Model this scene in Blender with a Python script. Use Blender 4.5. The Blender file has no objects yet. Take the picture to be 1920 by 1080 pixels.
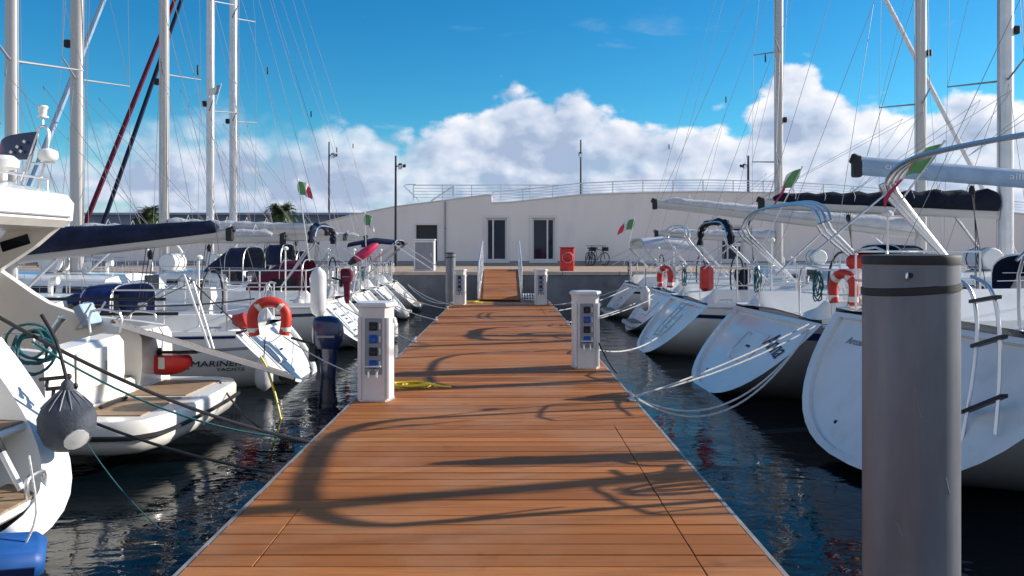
import bpy, math, random
from mathutils import Vector, Matrix, Euler
random.seed(7)
C = bpy.context.scene.collection
S = bpy.context.scene
PI = math.pi
F = 1490.0            # focal length in photograph pixels
EYE = 1.5             # eye above the deck (deck top is z = 0)
WZ = -0.45            # water level

# ------------------------------------------------------------------ camera
cam = bpy.data.cameras.new('camera')
cam.sensor_width = 36.0
cam.lens = F / 1920 * 36
cam.shift_x = (960 - 948) / 1920
cam.shift_y = -(540 - 470) / 1920
cam.clip_start = 0.05
cam.clip_end = 3000
co = bpy.data.objects.new('camera', cam)
co.location = (0, 0, EYE)
co.rotation_euler = (PI / 2, 0, 0)
C.objects.link(co)
S.camera = co

# ------------------------------------------------------------------ light
SUN = Vector((1.0, 0.28, 0.44)).normalized()
sun = bpy.data.lights.new('sun', 'SUN')
sun.energy = 5.0
sun.angle = math.radians(0.4)
sun.color = (1.0, 0.93, 0.84)
so = bpy.data.objects.new('sun', sun)
so.rotation_euler = SUN.to_track_quat('Z', 'Y').to_euler()
so.location = (20, 5, 20)
C.objects.link(so)
S.view_settings.view_transform = 'Standard'
S.view_settings.look = 'None'
S.view_settings.exposure = 0.5
S.view_settings.gamma = 1.0
S.cycles.max_bounces = 5
S.cycles.diffuse_bounces = 2
S.cycles.glossy_bounces = 3

# ------------------------------------------------------------------ world: sky and cumulus bank
W = bpy.data.worlds.new('World')
S.world = W
W.use_nodes = True
W.cycles.sampling_method = 'MANUAL'
W.cycles.sample_map_resolution = 256
nt = W.node_tree
nt.nodes.clear()
class G:
    def __init__(s, nt): s.t = nt
    def n(s, typ, **k):
        o = s.t.nodes.new(typ)
        for a, v in k.items(): setattr(o, a, v)
        return o
    def put(s, sock, v):
        if v is None: return
        if isinstance(v, (int, float, tuple)): sock.default_value = v
        else: s.t.links.new(v, sock)
    def m(s, op, a=None, b=None, c=None, clamp=False):
        o = s.n('ShaderNodeMath', operation=op, use_clamp=clamp)
        s.put(o.inputs[0], a); s.put(o.inputs[1], b); s.put(o.inputs[2], c)
        return o.outputs[0]
    def ss(s, x, lo, hi):
        o = s.n('ShaderNodeMapRange', interpolation_type='SMOOTHSTEP')
        s.put(o.inputs[0], x); o.inputs[1].default_value = lo; o.inputs[2].default_value = hi
        return o.outputs[0]
    def noise(s, vec, scale, detail=4, rough=0.5, dist=0.0, dim='3D'):
        o = s.n('ShaderNodeTexNoise', noise_dimensions=dim)
        s.put(o.inputs['Vector'], vec)
        o.inputs['Scale'].default_value = scale; o.inputs['Detail'].default_value = detail
        o.inputs['Roughness'].default_value = rough; o.inputs['Distortion'].default_value = dist
        return o.outputs[0]
    def xyz(s, x, y, z=0.0):
        o = s.n('ShaderNodeCombineXYZ')
        s.put(o.inputs[0], x); s.put(o.inputs[1], y); s.put(o.inputs[2], z)
        return o.outputs[0]
    def mix(s, f, a, b, mode='MIX'):
        o = s.n('ShaderNodeMix', data_type='RGBA', blend_type=mode)
        s.put(o.inputs[0], f)
        s.put(o.inputs[6], a); s.put(o.inputs[7], b)
        return o.outputs[2]
g = G(nt)
sky = g.n('ShaderNodeTexSky', sky_type='NISHITA', sun_disc=False)
sky.sun_elevation = math.asin(SUN.z)
sky.sun_rotation = math.atan2(SUN.x, SUN.y)
sky.air_density = 1.0; sky.dust_density = 0.3; sky.ozone_density = 3.0
hs = g.n('ShaderNodeHueSaturation')
hs.inputs['Saturation'].default_value = 1.38
hs.inputs['Value'].default_value = 1.0
nt.links.new(sky.outputs[0], hs.inputs['Color'])
tc = g.n('ShaderNodeTexCoord')
sp = g.n('ShaderNodeSeparateXYZ')
nt.links.new(tc.outputs['Generated'], sp.inputs[0])
dx, dy, dz = sp.outputs
az = g.m('ARCTAN2', dx, dy)
hor = g.m('SQRT', g.m('ADD', g.m('MULTIPLY', dx, dx), g.m('MULTIPLY', dy, dy)))
el = g.m('DIVIDE', dz, g.m('MAXIMUM', hor, 0.001))
prof = [(-600, 210), (-200, 210), (0, 225), (120, 250), (230, 225), (330, 195), (430, 205), (520, 225), (640, 215), (720, 240), (770, 252), (840, 212), (900, 190),
        (940, 166), (1010, 160), (1080, 168), (1120, 190), (1190, 205), (1260, 222), (1340, 222), (1400, 200), (1440, 140), (1490, 108),
        (1545, 138), (1600, 158), (1660, 178), (1700, 205), (1740, 205), (1790, 172), (1850, 178), (1920, 160), (2100, 120), (2600, 200)]
fc = g.n('ShaderNodeFloatCurve')
cm = fc.mapping; cv = cm.curves[0]
def nz(a): return (a + 1.2) / 2.4
pp = []
for x, y in prof:
    a = math.atan((x - 948) / F)
    pp.append((nz(a), (470 - y) / F * math.cos(a) / 0.4))
cv.points[0].location = (0, pp[0][1]); cv.points[1].location = (1, pp[-1][1])
for x, y in pp: cv.points.new(x, y)
cm.update()
g.put(fc.inputs['Value'], g.m('DIVIDE', g.m('ADD', az, 1.2), 2.4, clamp=True))
fc.inputs['Factor'].default_value = 1.0
top = g.m('MULTIPLY', fc.outputs[0], 0.4)
# higher unseen cloud added at the sides and behind the camera to lighten shaded faces
top = g.m('ADD', top, g.m('MULTIPLY', g.ss(g.m('ABSOLUTE', az), 0.95, 1.55), 0.75))
def dens(ax, ey):
    v = g.xyz(ax, g.m('MULTIPLY', ey, 1.35), 0.0)
    n1 = g.noise(v, 13.0, 6, 0.56)
    vor = g.n('ShaderNodeTexVoronoi', feature='F1')
    wv = g.n('ShaderNodeVectorMath', operation='ADD')
    g.put(wv.inputs[0], v)
    sc_ = g.n('ShaderNodeVectorMath', operation='SCALE')
    nn = g.n('ShaderNodeTexNoise'); g.put(nn.inputs['Vector'], v); nn.inputs['Scale'].default_value = 40; nn.inputs['Detail'].default_value = 1
    g.put(sc_.inputs[0], nn.outputs[1]); sc_.inputs['Scale'].default_value = 0.025
    g.put(wv.inputs[1], sc_.outputs[0])
    g.put(vor.inputs['Vector'], wv.outputs[0]); vor.inputs['Scale'].default_value = 26
    a = g.m('MULTIPLY', g.m('SUBTRACT', n1, 0.5), 0.10)
    b = g.m('MULTIPLY', g.m('SUBTRACT', 0.42, vor.outputs['Distance']), 0.035)
    return g.m('ADD', a, b)
d1 = dens(az, el)
d2 = dens(g.m('ADD', az, 0.012), g.m('ADD', el, 0.008))
D = g.m('ADD', g.m('SUBTRACT', top, el), d1)
alpha = g.ss(D, -0.002, 0.017)
gap = g.noise(g.xyz(az, g.m('MULTIPLY', el, 3.2), 3.0), 7.0, 5, 0.55)
soft_left = g.ss(az, -0.02, -0.34)                    # to the left the bank is thin and torn
hole = g.m('MULTIPLY', g.ss(gap, 0.50, 0.64), g.m('ADD', g.m('MULTIPLY', soft_left, 0.45), 0.12))
hole = g.m('MULTIPLY', hole, g.ss(D, 0.02, 0.10))
softedge = g.ss(D, -0.01, 0.07)
alpha = g.m('ADD', g.m('MULTIPLY', alpha, g.m('SUBTRACT', 1.0, soft_left)), g.m('MULTIPLY', softedge, soft_left))
alpha = g.m('MULTIPLY', alpha, g.m('SUBTRACT', 1.0, hole), clamp=True)
alpha = g.m('MULTIPLY', alpha, g.ss(el, -0.03, 0.0))
# thin high wisps
wn = g.noise(g.xyz(az, g.m('MULTIPLY', el, 4.0), 9.0), 5.0, 6, 0.6, 0.5)
wisp = g.m('MULTIPLY', g.ss(wn, 0.60, 0.78), g.m('MULTIPLY', g.ss(el, 0.36, 0.2), 0.30))
relief = g.m('MULTIPLY', g.m('SUBTRACT', d1, d2), 17.0)
edge = g.m('SUBTRACT', 1.0, g.ss(D, 0.0, 0.075))
big = g.noise(g.xyz(az, g.m('MULTIPLY', el, 2.0), 5.0), 9.0, 4, 0.5)
lum = g.m('ADD', g.m('ADD', g.m('MULTIPLY', edge, 0.42), 0.11), relief)
lum = g.m('ADD', lum, g.m('MULTIPLY', g.m('SUBTRACT', big, 0.47), 1.9))
lum = g.m('ADD', lum, g.m('MULTIPLY', g.ss(az, 0.0, 0.45), 0.22))
lum = g.m('ADD', lum, g.m('MULTIPLY', g.ss(el, 0.09, 0.02), 0.15), clamp=True)
cr = g.n('ShaderNodeValToRGB')
e = cr.color_ramp.elements
e[0].position = 0.0; e[0].color = (0.36, 0.45, 0.62, 1)
e[1].position = 1.0; e[1].color = (0.92, 0.92, 0.95, 1)
e2 = e.new(0.45); e2.color = (0.60, 0.67, 0.80, 1)
g.put(cr.inputs[0], lum)
cs = g.n('ShaderNodeVectorMath', operation='SCALE')
g.put(cs.inputs[0], cr.outputs[0]); cs.inputs['Scale'].default_value = 9.2
tint = g.mix(1.0, hs.outputs[0], (0.56, 1.17, 1.20, 1), 'MULTIPLY')
skyc = g.mix(wisp, tint, (5.6, 6.2, 7.2, 1))
fin = g.mix(alpha, skyc, cs.outputs[0])
bg = g.n('ShaderNodeBackground'); bg.inputs['Strength'].default_value = 0.085
g.put(bg.inputs['Color'], fin)
wo = g.n('ShaderNodeOutputWorld')
nt.links.new(bg.outputs[0], wo.inputs[0])

# ------------------------------------------------------------------ materials
def mat(name, col, rough=0.5, metal=0.0, coat=0.0, var=0.0, vscale=6.0, bump=0.0, bscale=40.0, stretch=(1, 1, 1), dark=None, dscale=3.0, damt=0.5, spec=0.5, rvar=0.0):
    """principled with object-space variation, optional dirt blotches and bump"""
    m = bpy.data.materials.new(name); m.use_nodes = True
    t = m.node_tree; b = t.nodes['Principled BSDF']; k = G(t)
    b.inputs['Base Color'].default_value = (*col, 1); b.inputs['Roughness'].default_value = rough
    b.inputs['Metallic'].default_value = metal; b.inputs['Specular IOR Level'].default_value = spec
    if coat: b.inputs['Coat Weight'].default_value = coat; b.inputs['Coat Roughness'].default_value = 0.08
    if var or bump or dark or rvar:
        tcn = k.n('ShaderNodeTexCoord'); mp = k.n('ShaderNodeMapping'); mp.inputs['Scale'].default_value = stretch
        t.links.new(tcn.outputs['Object'], mp.inputs[0]); v = mp.outputs[0]
        c = (*col, 1)
        if var:
            n = k.noise(v, vscale, 5, 0.6)
            lo = tuple(max(0, x * (1 - var)) for x in col) + (1,); hi = tuple(min(1, x * (1 + var)) for x in col) + (1,)
            c = k.mix(k.ss(n, 0.3, 0.7), lo, hi)
        if dark:
            n = k.noise(v, dscale, 7, 0.65)
            c = k.mix(k.m('MULTIPLY', k.ss(n, 0.52, 0.75), damt), c, (*dark, 1))
        if var or dark: t.links.new(c, b.inputs['Base Color'])
        if rvar:
            n = k.noise(v, vscale * 1.7, 4, 0.6)
            t.links.new(k.m('ADD', rough - rvar / 2, k.m('MULTIPLY', n, rvar)), b.inputs['Roughness'])
        if bump:
            n = k.noise(v, bscale, 4, 0.6)
            bn = k.n('ShaderNodeBump'); bn.inputs['Strength'].default_value = bump; bn.inputs['Distance'].default_value = 0.02
            t.links.new(n, bn.inputs['Height']); t.links.new(bn.outputs[0], b.inputs['Normal'])
    return m
M = {}
M['gel'] = mat('gelcoat_white', (0.76, 0.76, 0.74), 0.22, coat=0.3, var=0.05, vscale=1.3, dark=(0.52, 0.50, 0.44), dscale=2.2, damt=0.35)
M['hullgrey'] = mat('shaded_grey_hull_paint', (0.27, 0.27, 0.27), 0.25, coat=0.3, var=0.08, vscale=1.5)  # shade of the flared hull sides worked into a darker grey
M['cream'] = mat('gelcoat_cream', (0.82, 0.79, 0.73), 0.25, coat=0.3, var=0.04, vscale=1.5, dark=(0.55, 0.5, 0.42), dscale=2.0, damt=0.3)
M['antislip'] = mat('deck_antislip', (0.62, 0.62, 0.60), 0.7, var=0.06, vscale=3, bump=0.15, bscale=300)
M['steel'] = mat('polished_steel', (0.66, 0.66, 0.67), 0.33, 0.9, rvar=0.15)
M['alu'] = mat('anodised_aluminium', (0.62, 0.62, 0.63), 0.38, 0.75, var=0.08, vscale=3)
M['edgealu'] = mat('weathered_edge_aluminium', (0.30, 0.28, 0.26), 0.6, 0.3, var=0.2)
M['alu_w'] = mat('painted_aluminium', (0.50, 0.48, 0.46), 0.35, 0.2, var=0.03, vscale=1)
M['wire'] = mat('wire_rope', (0.20, 0.20, 0.22), 0.5, 0.3)
M['navy'] = mat('navy_canvas', (0.010, 0.016, 0.045), 0.75, var=0.3, vscale=5, bump=0.5, bscale=9, spec=0.25)
M['black_canvas'] = mat('dark_canvas', (0.008, 0.012, 0.025), 0.8, var=0.3, vscale=5, bump=0.5, bscale=9, spec=0.2)
M['blue'] = mat('blue_canvas', (0.012, 0.03, 0.14), 0.75, var=0.25, vscale=6, bump=0.4, bscale=12, spec=0.25)
M['maroon'] = mat('maroon_canvas', (0.11, 0.012, 0.035), 0.75, var=0.25, vscale=6, bump=0.4, bscale=12, spec=0.25)
M['pink'] = mat('crimson_plastic', (0.55, 0.03, 0.10), 0.5, var=0.15)
M['greycanvas'] = mat('pale_grey_canvas', (0.50, 0.51, 0.54), 0.7, var=0.12, vscale=4, bump=0.6, bscale=10)
M['sail'] = mat('white_sailcloth', (0.72, 0.72, 0.72), 0.6, var=0.08, vscale=6, bump=0.5, bscale=14)
M['black'] = mat('black_rubber', (0.012, 0.012, 0.014), 0.6, var=0.3)
M['blackgl'] = mat('black_gloss', (0.010, 0.012, 0.02), 0.22, coat=0.4)
M['window'] = mat('dark_acrylic', (0.012, 0.014, 0.02), 0.08, spec=0.35)
M['navygl'] = mat('navy_paint', (0.012, 0.022, 0.075), 0.25, coat=0.4)
M['teak'] = mat('teak_deck', (0.30, 0.20, 0.12), 0.65, var=0.3, vscale=3, stretch=(1, 18, 1), bump=0.2, bscale=30)
M['red'] = mat('red_plastic', (0.60, 0.025, 0.02), 0.42, var=0.12)
M['pinkw'] = mat('faded_pink_plastic', (0.62, 0.25, 0.25), 0.5)
M['orange'] = mat('orange_red_foam', (0.60, 0.035, 0.018), 0.5, var=0.12)
M['darkred'] = mat('faded_red_fabric', (0.42, 0.03, 0.03), 0.7, var=0.2, bump=0.4)
M['reflective'] = mat('reflective_tape', (0.75, 0.74, 0.68), 0.35)
M['whitepl'] = mat('white_plastic', (0.74, 0.74, 0.72), 0.35, var=0.04)
M['fgrey'] = mat('fender_cover_grey', (0.055, 0.065, 0.085), 0.8, var=0.2, vscale=8, bump=0.5, bscale=30)
M['fwhite'] = mat('fender_vinyl', (0.62, 0.62, 0.62), 0.35, var=0.08)
M['fnavy'] = mat('fender_vinyl_navy', (0.03, 0.04, 0.09), 0.4, var=0.1)
M['ropew'] = mat('white_rope', (0.62, 0.62, 0.60), 0.8, var=0.2, vscale=60, bump=0.6, bscale=120)
M['ropeb'] = mat('black_rope', (0.012, 0.014, 0.018), 0.8, var=0.3, vscale=60)
M['ropey'] = mat('yellow_hose', (0.75, 0.60, 0.05), 0.45, var=0.12, vscale=20)
M['ropeteal'] = mat('teal_rope', (0.015, 0.11, 0.12), 0.8, var=0.3, vscale=60)
M['bluepl'] = mat('blue_rubber_fender', (0.012, 0.085, 0.30), 0.5, var=0.15, vscale=6)
M['sock_b'] = mat('blue_socket', (0.01, 0.09, 0.35), 0.35)
M['panel'] = mat('grey_panel', (0.24, 0.25, 0.28), 0.45, var=0.06)
M['ped'] = mat('pedestal_shell', (0.66, 0.64, 0.63), 0.4, var=0.05, vscale=4, dark=(0.4, 0.37, 0.33), dscale=5, damt=0.3)
M['galv'] = mat('galvanised_pile', (0.125, 0.137, 0.165), 0.45, 0.0, spec=0.9, var=0.22, vscale=5, dark=(0.12, 0.12, 0.13), dscale=3, damt=0.5, stretch=(1, 1, 0.25), rvar=0.2)
M['green'] = mat('flag_green', (0.10, 0.28, 0.10), 0.8, var=0.15)
M['flagw'] = mat('flag_white', (0.70, 0.70, 0.66), 0.8)
M['flagr'] = mat('flag_red', (0.62, 0.05, 0.10), 0.8, var=0.15)
M['wall'] = mat('white_render', (0.78, 0.74, 0.72), 0.85, var=0.05, vscale=0.5, dark=(0.60, 0.57, 0.58), stretch=(1, 1, .35), dscale=0.5, damt=0.45, bump=0.1, bscale=60)
M['walltrim'] = mat('window_surround', (0.66, 0.65, 0.66), 0.6)
M['glass'] = mat('window_glass', (0.006, 0.014, 0.035), 0.05, spec=0.3)
M['conc'] = mat('quay_concrete', (0.19, 0.20, 0.22), 0.85, var=0.2, vscale=1.2, dark=(0.05, 0.06, 0.06), dscale=0.9, damt=0.7, bump=0.3, bscale=20)
M['coping'] = mat('quay_coping', (0.55, 0.45, 0.38), 0.8, var=0.12, vscale=2)
M['quaytop'] = mat('quay_boards', (0.42, 0.30, 0.20), 0.75, var=0.15, vscale=1.5)
M['breakw'] = mat('sea_wall_concrete', (0.26, 0.31, 0.38), 0.9, var=0.12, vscale=0.3)
M['post'] = mat('dark_post_paint', (0.012, 0.015, 0.025), 0.45)
M['terra'] = mat('terracotta', (0.34, 0.12, 0.06), 0.8, var=0.15)
M['palm'] = mat('palm_leaf', (0.045, 0.07, 0.02), 0.6, var=0.4, vscale=2)
M['trunk'] = mat('palm_trunk', (0.12, 0.09, 0.06), 0.9, var=0.3, bump=0.6)
M['float'] = mat('float_concrete', (0.10, 0.10, 0.10), 0.85, var=0.3, vscale=3, dark=(0.02, 0.03, 0.02))
M['ink'] = mat('lettering_dark', (0.012, 0.014, 0.04), 0.4)
M['inkw'] = mat('lettering_white', (0.72, 0.74, 0.78), 0.5)
M['bluegrey'] = mat('blue_grey_sailcloth', (0.30, 0.42, 0.56), 0.6, var=0.1, vscale=5)
M['solar'] = mat('dark_blue_mesh', (0.012, 0.03, 0.14), 0.5)
M['varn'] = mat('varnished_wood', (0.22, 0.08, 0.025), 0.3, coat=0.5, var=0.25, stretch=(1, 12, 12))

def wood():
    m = bpy.data.materials.new('decking_hardwood'); m.use_nodes = True
    t = m.node_tree; b = t.nodes['Principled BSDF']; k = G(t)
    tcn = k.n('ShaderNodeTexCoord'); s = k.n('ShaderNodeSeparateXYZ'); t.links.new(tcn.outputs['Object'], s.inputs[0])
    x, y, z = s.outputs
    idx = k.m('FLOOR', k.m('DIVIDE', y, 0.145))
    wn = k.n('ShaderNodeTexWhiteNoise', noise_dimensions='1D'); k.put(wn.inputs['W'], idx)
    tone = wn.outputs[0]
    v = k.xyz(k.m('MULTIPLY', x, 1.2), k.m('MULTIPLY', y, 26.0), k.m('MULTIPLY', idx, 3.7))
    grain = k.noise(v, 2.2, 6, 0.65, 0.4)
    fine = k.noise(k.xyz(k.m('MULTIPLY', x, 5.0), k.m('MULTIPLY', y, 170.0), idx), 2.0, 3, 0.6)
    blot = k.noise(k.xyz(x, y, 0.0), 0.9, 6, 0.6)
    c = k.mix(tone, (0.255, 0.085, 0.020, 1), (0.480, 0.180, 0.052, 1))
    c = k.mix(k.m('MULTIPLY', k.ss(grain, 0.42, 0.72), 0.55), c, (0.20, 0.070, 0.022, 1))
    c = k.mix(k.m('MULTIPLY', k.ss(fine, 0.5, 0.8), 0.30), c, (0.19, 0.07, 0.033, 1))
    c = k.mix(k.m('MULTIPLY', k.ss(blot, 0.42, 0.70), 0.5), c, (0.38, 0.21, 0.12, 1))
    st = k.noise(k.xyz(x, y, 4.0), 3.5, 5, 0.6)
    c = k.mix(k.m('MULTIPLY', k.ss(st, 0.62, 0.74), 0.4), c, (0.13, 0.055, 0.03, 1))
    t.links.new(c, b.inputs['Base Color'])
    b.inputs['Roughness'].default_value = 0.6; b.inputs['Specular IOR Level'].default_value = 0.18
    # shallow anti-slip grooves along each board
    gr = k.m('SINE', k.m('MULTIPLY', y, 2 * PI / 0.0145))
    h = k.m('ADD', k.m('MULTIPLY', gr, 0.25), k.m('MULTIPLY', grain, 0.8))
    bn = k.n('ShaderNodeBump'); bn.inputs['Strength'].default_value = 0.25; bn.inputs['Distance'].default_value = 0.004
    t.links.new(h, bn.inputs['Height']); t.links.new(bn.outputs[0], b.inputs['Normal'])
    return m
M['deckwood'] = wood()

def water():
    m = bpy.data.materials.new('harbour_water'); m.use_nodes = True
    t = m.node_tree; b = t.nodes['Principled BSDF']; k = G(t)
    b.inputs['Base Color'].default_value = (0.002, 0.006, 0.009, 1)
    b.inputs['Roughness'].default_value = 0.02; b.inputs['IOR'].default_value = 1.21
    tcn = k.n('ShaderNodeTexCoord'); s = k.n('ShaderNodeSeparateXYZ'); t.links.new(tcn.outputs['Object'], s.inputs[0])
    x, y, z = s.outputs
    n1 = k.noise(k.xyz(k.m('MULTIPLY', x, 0.75), y, 0.0), 1.7, 3, 0.5, 0.6)
    n2 = k.noise(k.xyz(k.m('MULTIPLY', x, 0.7), y, 2.0), 9.0, 3, 0.55, 0.8)
    h = k.m('ADD', n1, k.m('MULTIPLY', n2, 0.15))
    bn = k.n('ShaderNodeBump'); bn.inputs['Strength'].default_value = 1.0; bn.inputs['Distance'].default_value = 0.018
    t.links.new(h, bn.inputs['Height']); t.links.new(bn.outputs[0], b.inputs['Normal'])
    return m
M['water'] = water()

# ------------------------------------------------------------------ mesh helpers
class MB:
    def __init__(s): s.v = []; s.f = []; s.mi = []; s.cur = 0
    def add(s, vs, fs):
        o = len(s.v); s.v += [tuple(p) for p in vs]
        for f in fs: s.f.append(tuple(i + o for i in f)); s.mi.append(s.cur)
        return s
    def box(s, c, d, rz=0, rx=0, ry=0, bev=0.0):
        hx, hy, hz = d[0] / 2, d[1] / 2, d[2] / 2
        R = Euler((rx, ry, rz)).to_matrix(); c = Vector(c)
        if bev <= 0:
            vs = [c + R @ Vector((x * hx, y * hy, z * hz)) for x in (-1, 1) for y in (-1, 1) for z in (-1, 1)]
            s.add(vs, [(0, 1, 3, 2), (4, 6, 7, 5), (0, 4, 5, 1), (2, 3, 7, 6), (0, 2, 6, 4), (1, 5, 7, 3)])
        else:
            b = min(bev, hx * .95, hy * .95, hz * .95)
            rings = []
            for z, ins in ((-hz, b), (-hz + b, 0), (hz - b, 0), (hz, b)):
                x, y = hx - ins, hy - ins; q = b
                if ins: ring = [(x, y - q * .3), (x - q * .3, y), (-x + q * .3, y), (-x, y - q * .3), (-x, -y + q * .3), (-x + q * .3, -y), (x - q * .3, -y), (x, -y + q * .3)]
                else: ring = [(x, y - q), (x - q, y), (-x + q, y), (-x, y - q), (-x, -y + q), (-x + q, -y), (x - q, -y), (x, -y + q)]
                rings.append([c + R @ Vector((px, py, z)) for px, py in ring])
            s.loft(rings, closed=True, caps=True)
        return s
    def loft(s, rings, closed=True, caps=False):
        n = len(rings[0]); vs = [p for r in rings for p in r]; fs = []
        for i in range(len(rings) - 1):
            for j in range(n if closed else n - 1):
                k = (j + 1) % n
                fs.append((i * n + j, i * n + k, (i + 1) * n + k, (i + 1) * n + j))
        if caps:
            fs.append(tuple(range(n - 1, -1, -1))); o = (len(rings) - 1) * n
            fs.append(tuple(o + i for i in range(n)))
        return s.add(vs, fs)
    def tube(s, pts, r, n=6, caps=True, smooth=0, closed=False):
        P = [Vector(p) for p in pts]
        if smooth: P = catmull(P, smooth, closed)
        if closed: P = P + [P[0]]
        rr = r if isinstance(r, (list, tuple)) else None
        rings = []; up = None
        for i, p in enumerate(P):
            a = P[i - 1] if i else (P[-2] if closed else p); b = P[i + 1] if i < len(P) - 1 else (P[1] if closed else p)
            t = (b - a)
            if t.length < 1e-9: t = Vector((0, 0, 1))
            t.normalize()
            if up is None: up = Vector((0, 0, 1)) if abs(t.z) < 0.9 else Vector((1, 0, 0))
            u = (up - t * up.dot(t))
            if u.length < 1e-6: u = t.orthogonal()
            u.normalize(); w = t.cross(u); up = u
            R = rr[min(len(rr) - 1, int(i * (len(rr)) / len(P)))] if rr else r
            rings.append([p + (u * math.cos(q) + w * math.sin(q)) * R for q in [2 * PI * j / n for j in range(n)]])
        return s.loft(rings, True, caps and not closed)
    def lathe(s, prof, c=(0, 0, 0), n=16, axis='z', R=None):
        c = Vector(c); rings = []
        for r, z in prof:
            ring = []
            for j in range(n):
                a = 2 * PI * j / n; p = Vector((r * math.cos(a), r * math.sin(a), z))
                if axis == 'x': p = Vector((p.z, p.x, p.y))
                if axis == 'y': p = Vector((p.x, p.z, -p.y))
                if R: p = R @ p
                ring.append(c + p)
            rings.append(ring)
        return s.loft(rings, True, True)
    def ell(s, c, r, n=12, m=8):
        prof = []
        c = Vector(c); rings = []
        for i in range(m + 1):
            a = -PI / 2 + PI * i / m; q = max(math.cos(a), 0.02)
            rings.append([c + Vector((r[0] * q * math.cos(2 * PI * j / n), r[1] * q * math.sin(2 * PI * j / n), r[2] * math.sin(a))) for j in range(n)])
        return s.loft(rings, True, True)
    def prism(s, poly, d, R=None, c=(0, 0, 0)):
        """poly in x,z extruded along y by d"""
        c = Vector(c); n = len(poly); R = R or Matrix.Identity(3)
        a = [c + R @ Vector((x, 0, z)) for x, z in poly]; b = [c + R @ Vector((x, d, z)) for x, z in poly]
        fs = [tuple(range(n)), tuple(range(2 * n - 1, n - 1, -1))] + [(i, i + n, (i + 1) % n + n, (i + 1) % n) for i in range(n)]
        return s.add(a + b, fs)
    def build(s, name, m, parent=None, smooth=False, loc=(0, 0, 0), rz=0):
        me = bpy.data.meshes.new(name); me.from_pydata(s.v, [], s.f)
        ms = m if isinstance(m, (list, tuple)) else [m]
        for x in ms: me.materials.append(M[x] if isinstance(x, str) else x)
        me.polygons.foreach_set('material_index', s.mi)
        import bmesh
        bm = bmesh.new(); bm.from_mesh(me); bmesh.ops.remove_doubles(bm, verts=bm.verts, dist=1e-5)
        bmesh.ops.recalc_face_normals(bm, faces=bm.faces); bm.to_mesh(me); bm.free()
        if smooth:
            me.polygons.foreach_set('use_smooth', [True] * len(me.polygons))
            me.set_sharp_from_angle(angle=math.radians(38 if smooth is True else smooth))
        o = bpy.data.objects.new(name, me); C.objects.link(o)
        o.location = loc; o.rotation_euler = (0, 0, rz)
        if parent: o.parent = parent
        return o
def catmull(P, k, closed=False):
    out = []; n = len(P)
    rng = range(n) if closed else range(n - 1)
    for i in rng:
        if closed: p0, p1, p2, p3 = P[i - 1], P[i], P[(i + 1) % n], P[(i + 2) % n]
        else: p0, p1, p2, p3 = P[max(i - 1, 0)], P[i], P[i + 1], P[min(i + 2, n - 1)]
        for j in range(k):
            t = j / k
            out.append(0.5 * ((2 * p1) + (p2 - p0) * t + (2 * p0 - 5 * p1 + 4 * p2 - p3) * t * t + (3 * p1 - p0 - 3 * p2 + p3) * t ** 3))
    if not closed: out.append(P[-1])
    return out
def tag(o, label=None, cat=None, group=None, kind=None):
    if label: o['label'] = label
    if cat: o['category'] = cat
    if group: o['group'] = group
    if kind: o['kind'] = kind
    return o
def empty(name, loc, label, cat, rz=0, group=None):
    o = bpy.data.objects.new(name, None); C.objects.link(o); o.empty_display_size = 0.2
    o.location = loc; o.rotation_euler = (0, 0, rz)
    return tag(o, label, cat, group)
def at(px, py, Y): return Vector(((px - 948) / F * Y, Y, EYE - (py - 470) / F * Y))
def text(body, size, m, parent, loc, rot, name='lettering', shear=0.0, ext=0.002, sx=1.0):
    cu = bpy.data.curves.new(name, 'FONT'); cu.body = body; cu.size = size; cu.extrude = ext; cu.shear = shear
    cu.align_x = 'CENTER'; cu.align_y = 'CENTER'
    to = bpy.data.objects.new('tmp', cu); C.objects.link(to)
    dg = bpy.context.evaluated_depsgraph_get()
    me = bpy.data.meshes.new_from_object(to.evaluated_get(dg))
    bpy.data.objects.remove(to)
    me.materials.clear(); me.materials.append(M[m])
    o = bpy.data.objects.new(name, me); C.objects.link(o)
    o.location = loc; o.rotation_euler = rot; o.scale = (sx, 1, 1)
    if parent: o.parent = parent
    return o
def lerp(a, b, t): return a + (b - a) * t
def smooth01(x, a, b):
    t = max(0, min(1, (x - a) / (b - a))); return t * t * (3 - 2 * t)

#SETTING
# ------------------------------------------------------------------ water
wb = MB(); wb.add([(-400, -60, 0), (400, -60, 0), (400, 300, 0), (-400, 300, 0)], [(0, 1, 2, 3)])
tag(wb.build('water', 'water', loc=(0, 0, WZ)), kind='structure')
sb_ = MB(); sb_.box((0, 120, -3), (800, 400, 0.1)); tag(sb_.build('seabed', 'float'), kind='structure')

# ------------------------------------------------------------------ quay
QY, QZ, BY = 28.0, 0.75, 41.0
q = MB(); q.box((0, QY + 40, QZ - 1.5 - 0.12), (260, 80, 3.0)); tag(q.build('quay', 'conc'), kind='structure')
q = MB()
for i in range(-40, 40): q.box((i * 2.0 + 1, QY + 0.24, QZ - 0.05), (1.985, 0.6, 0.14), bev=0.02)
tag(q.build('quay_edge', 'coping'), kind='structure')
q = MB()
yy = QY + 0.56
while yy < BY + 1: q.box((0, yy + 0.1, QZ - 0.03), (200, 0.19, 0.05)); yy += 0.2
tag(q.build('quay_pavement', 'quaytop'), kind='structure')
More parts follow.
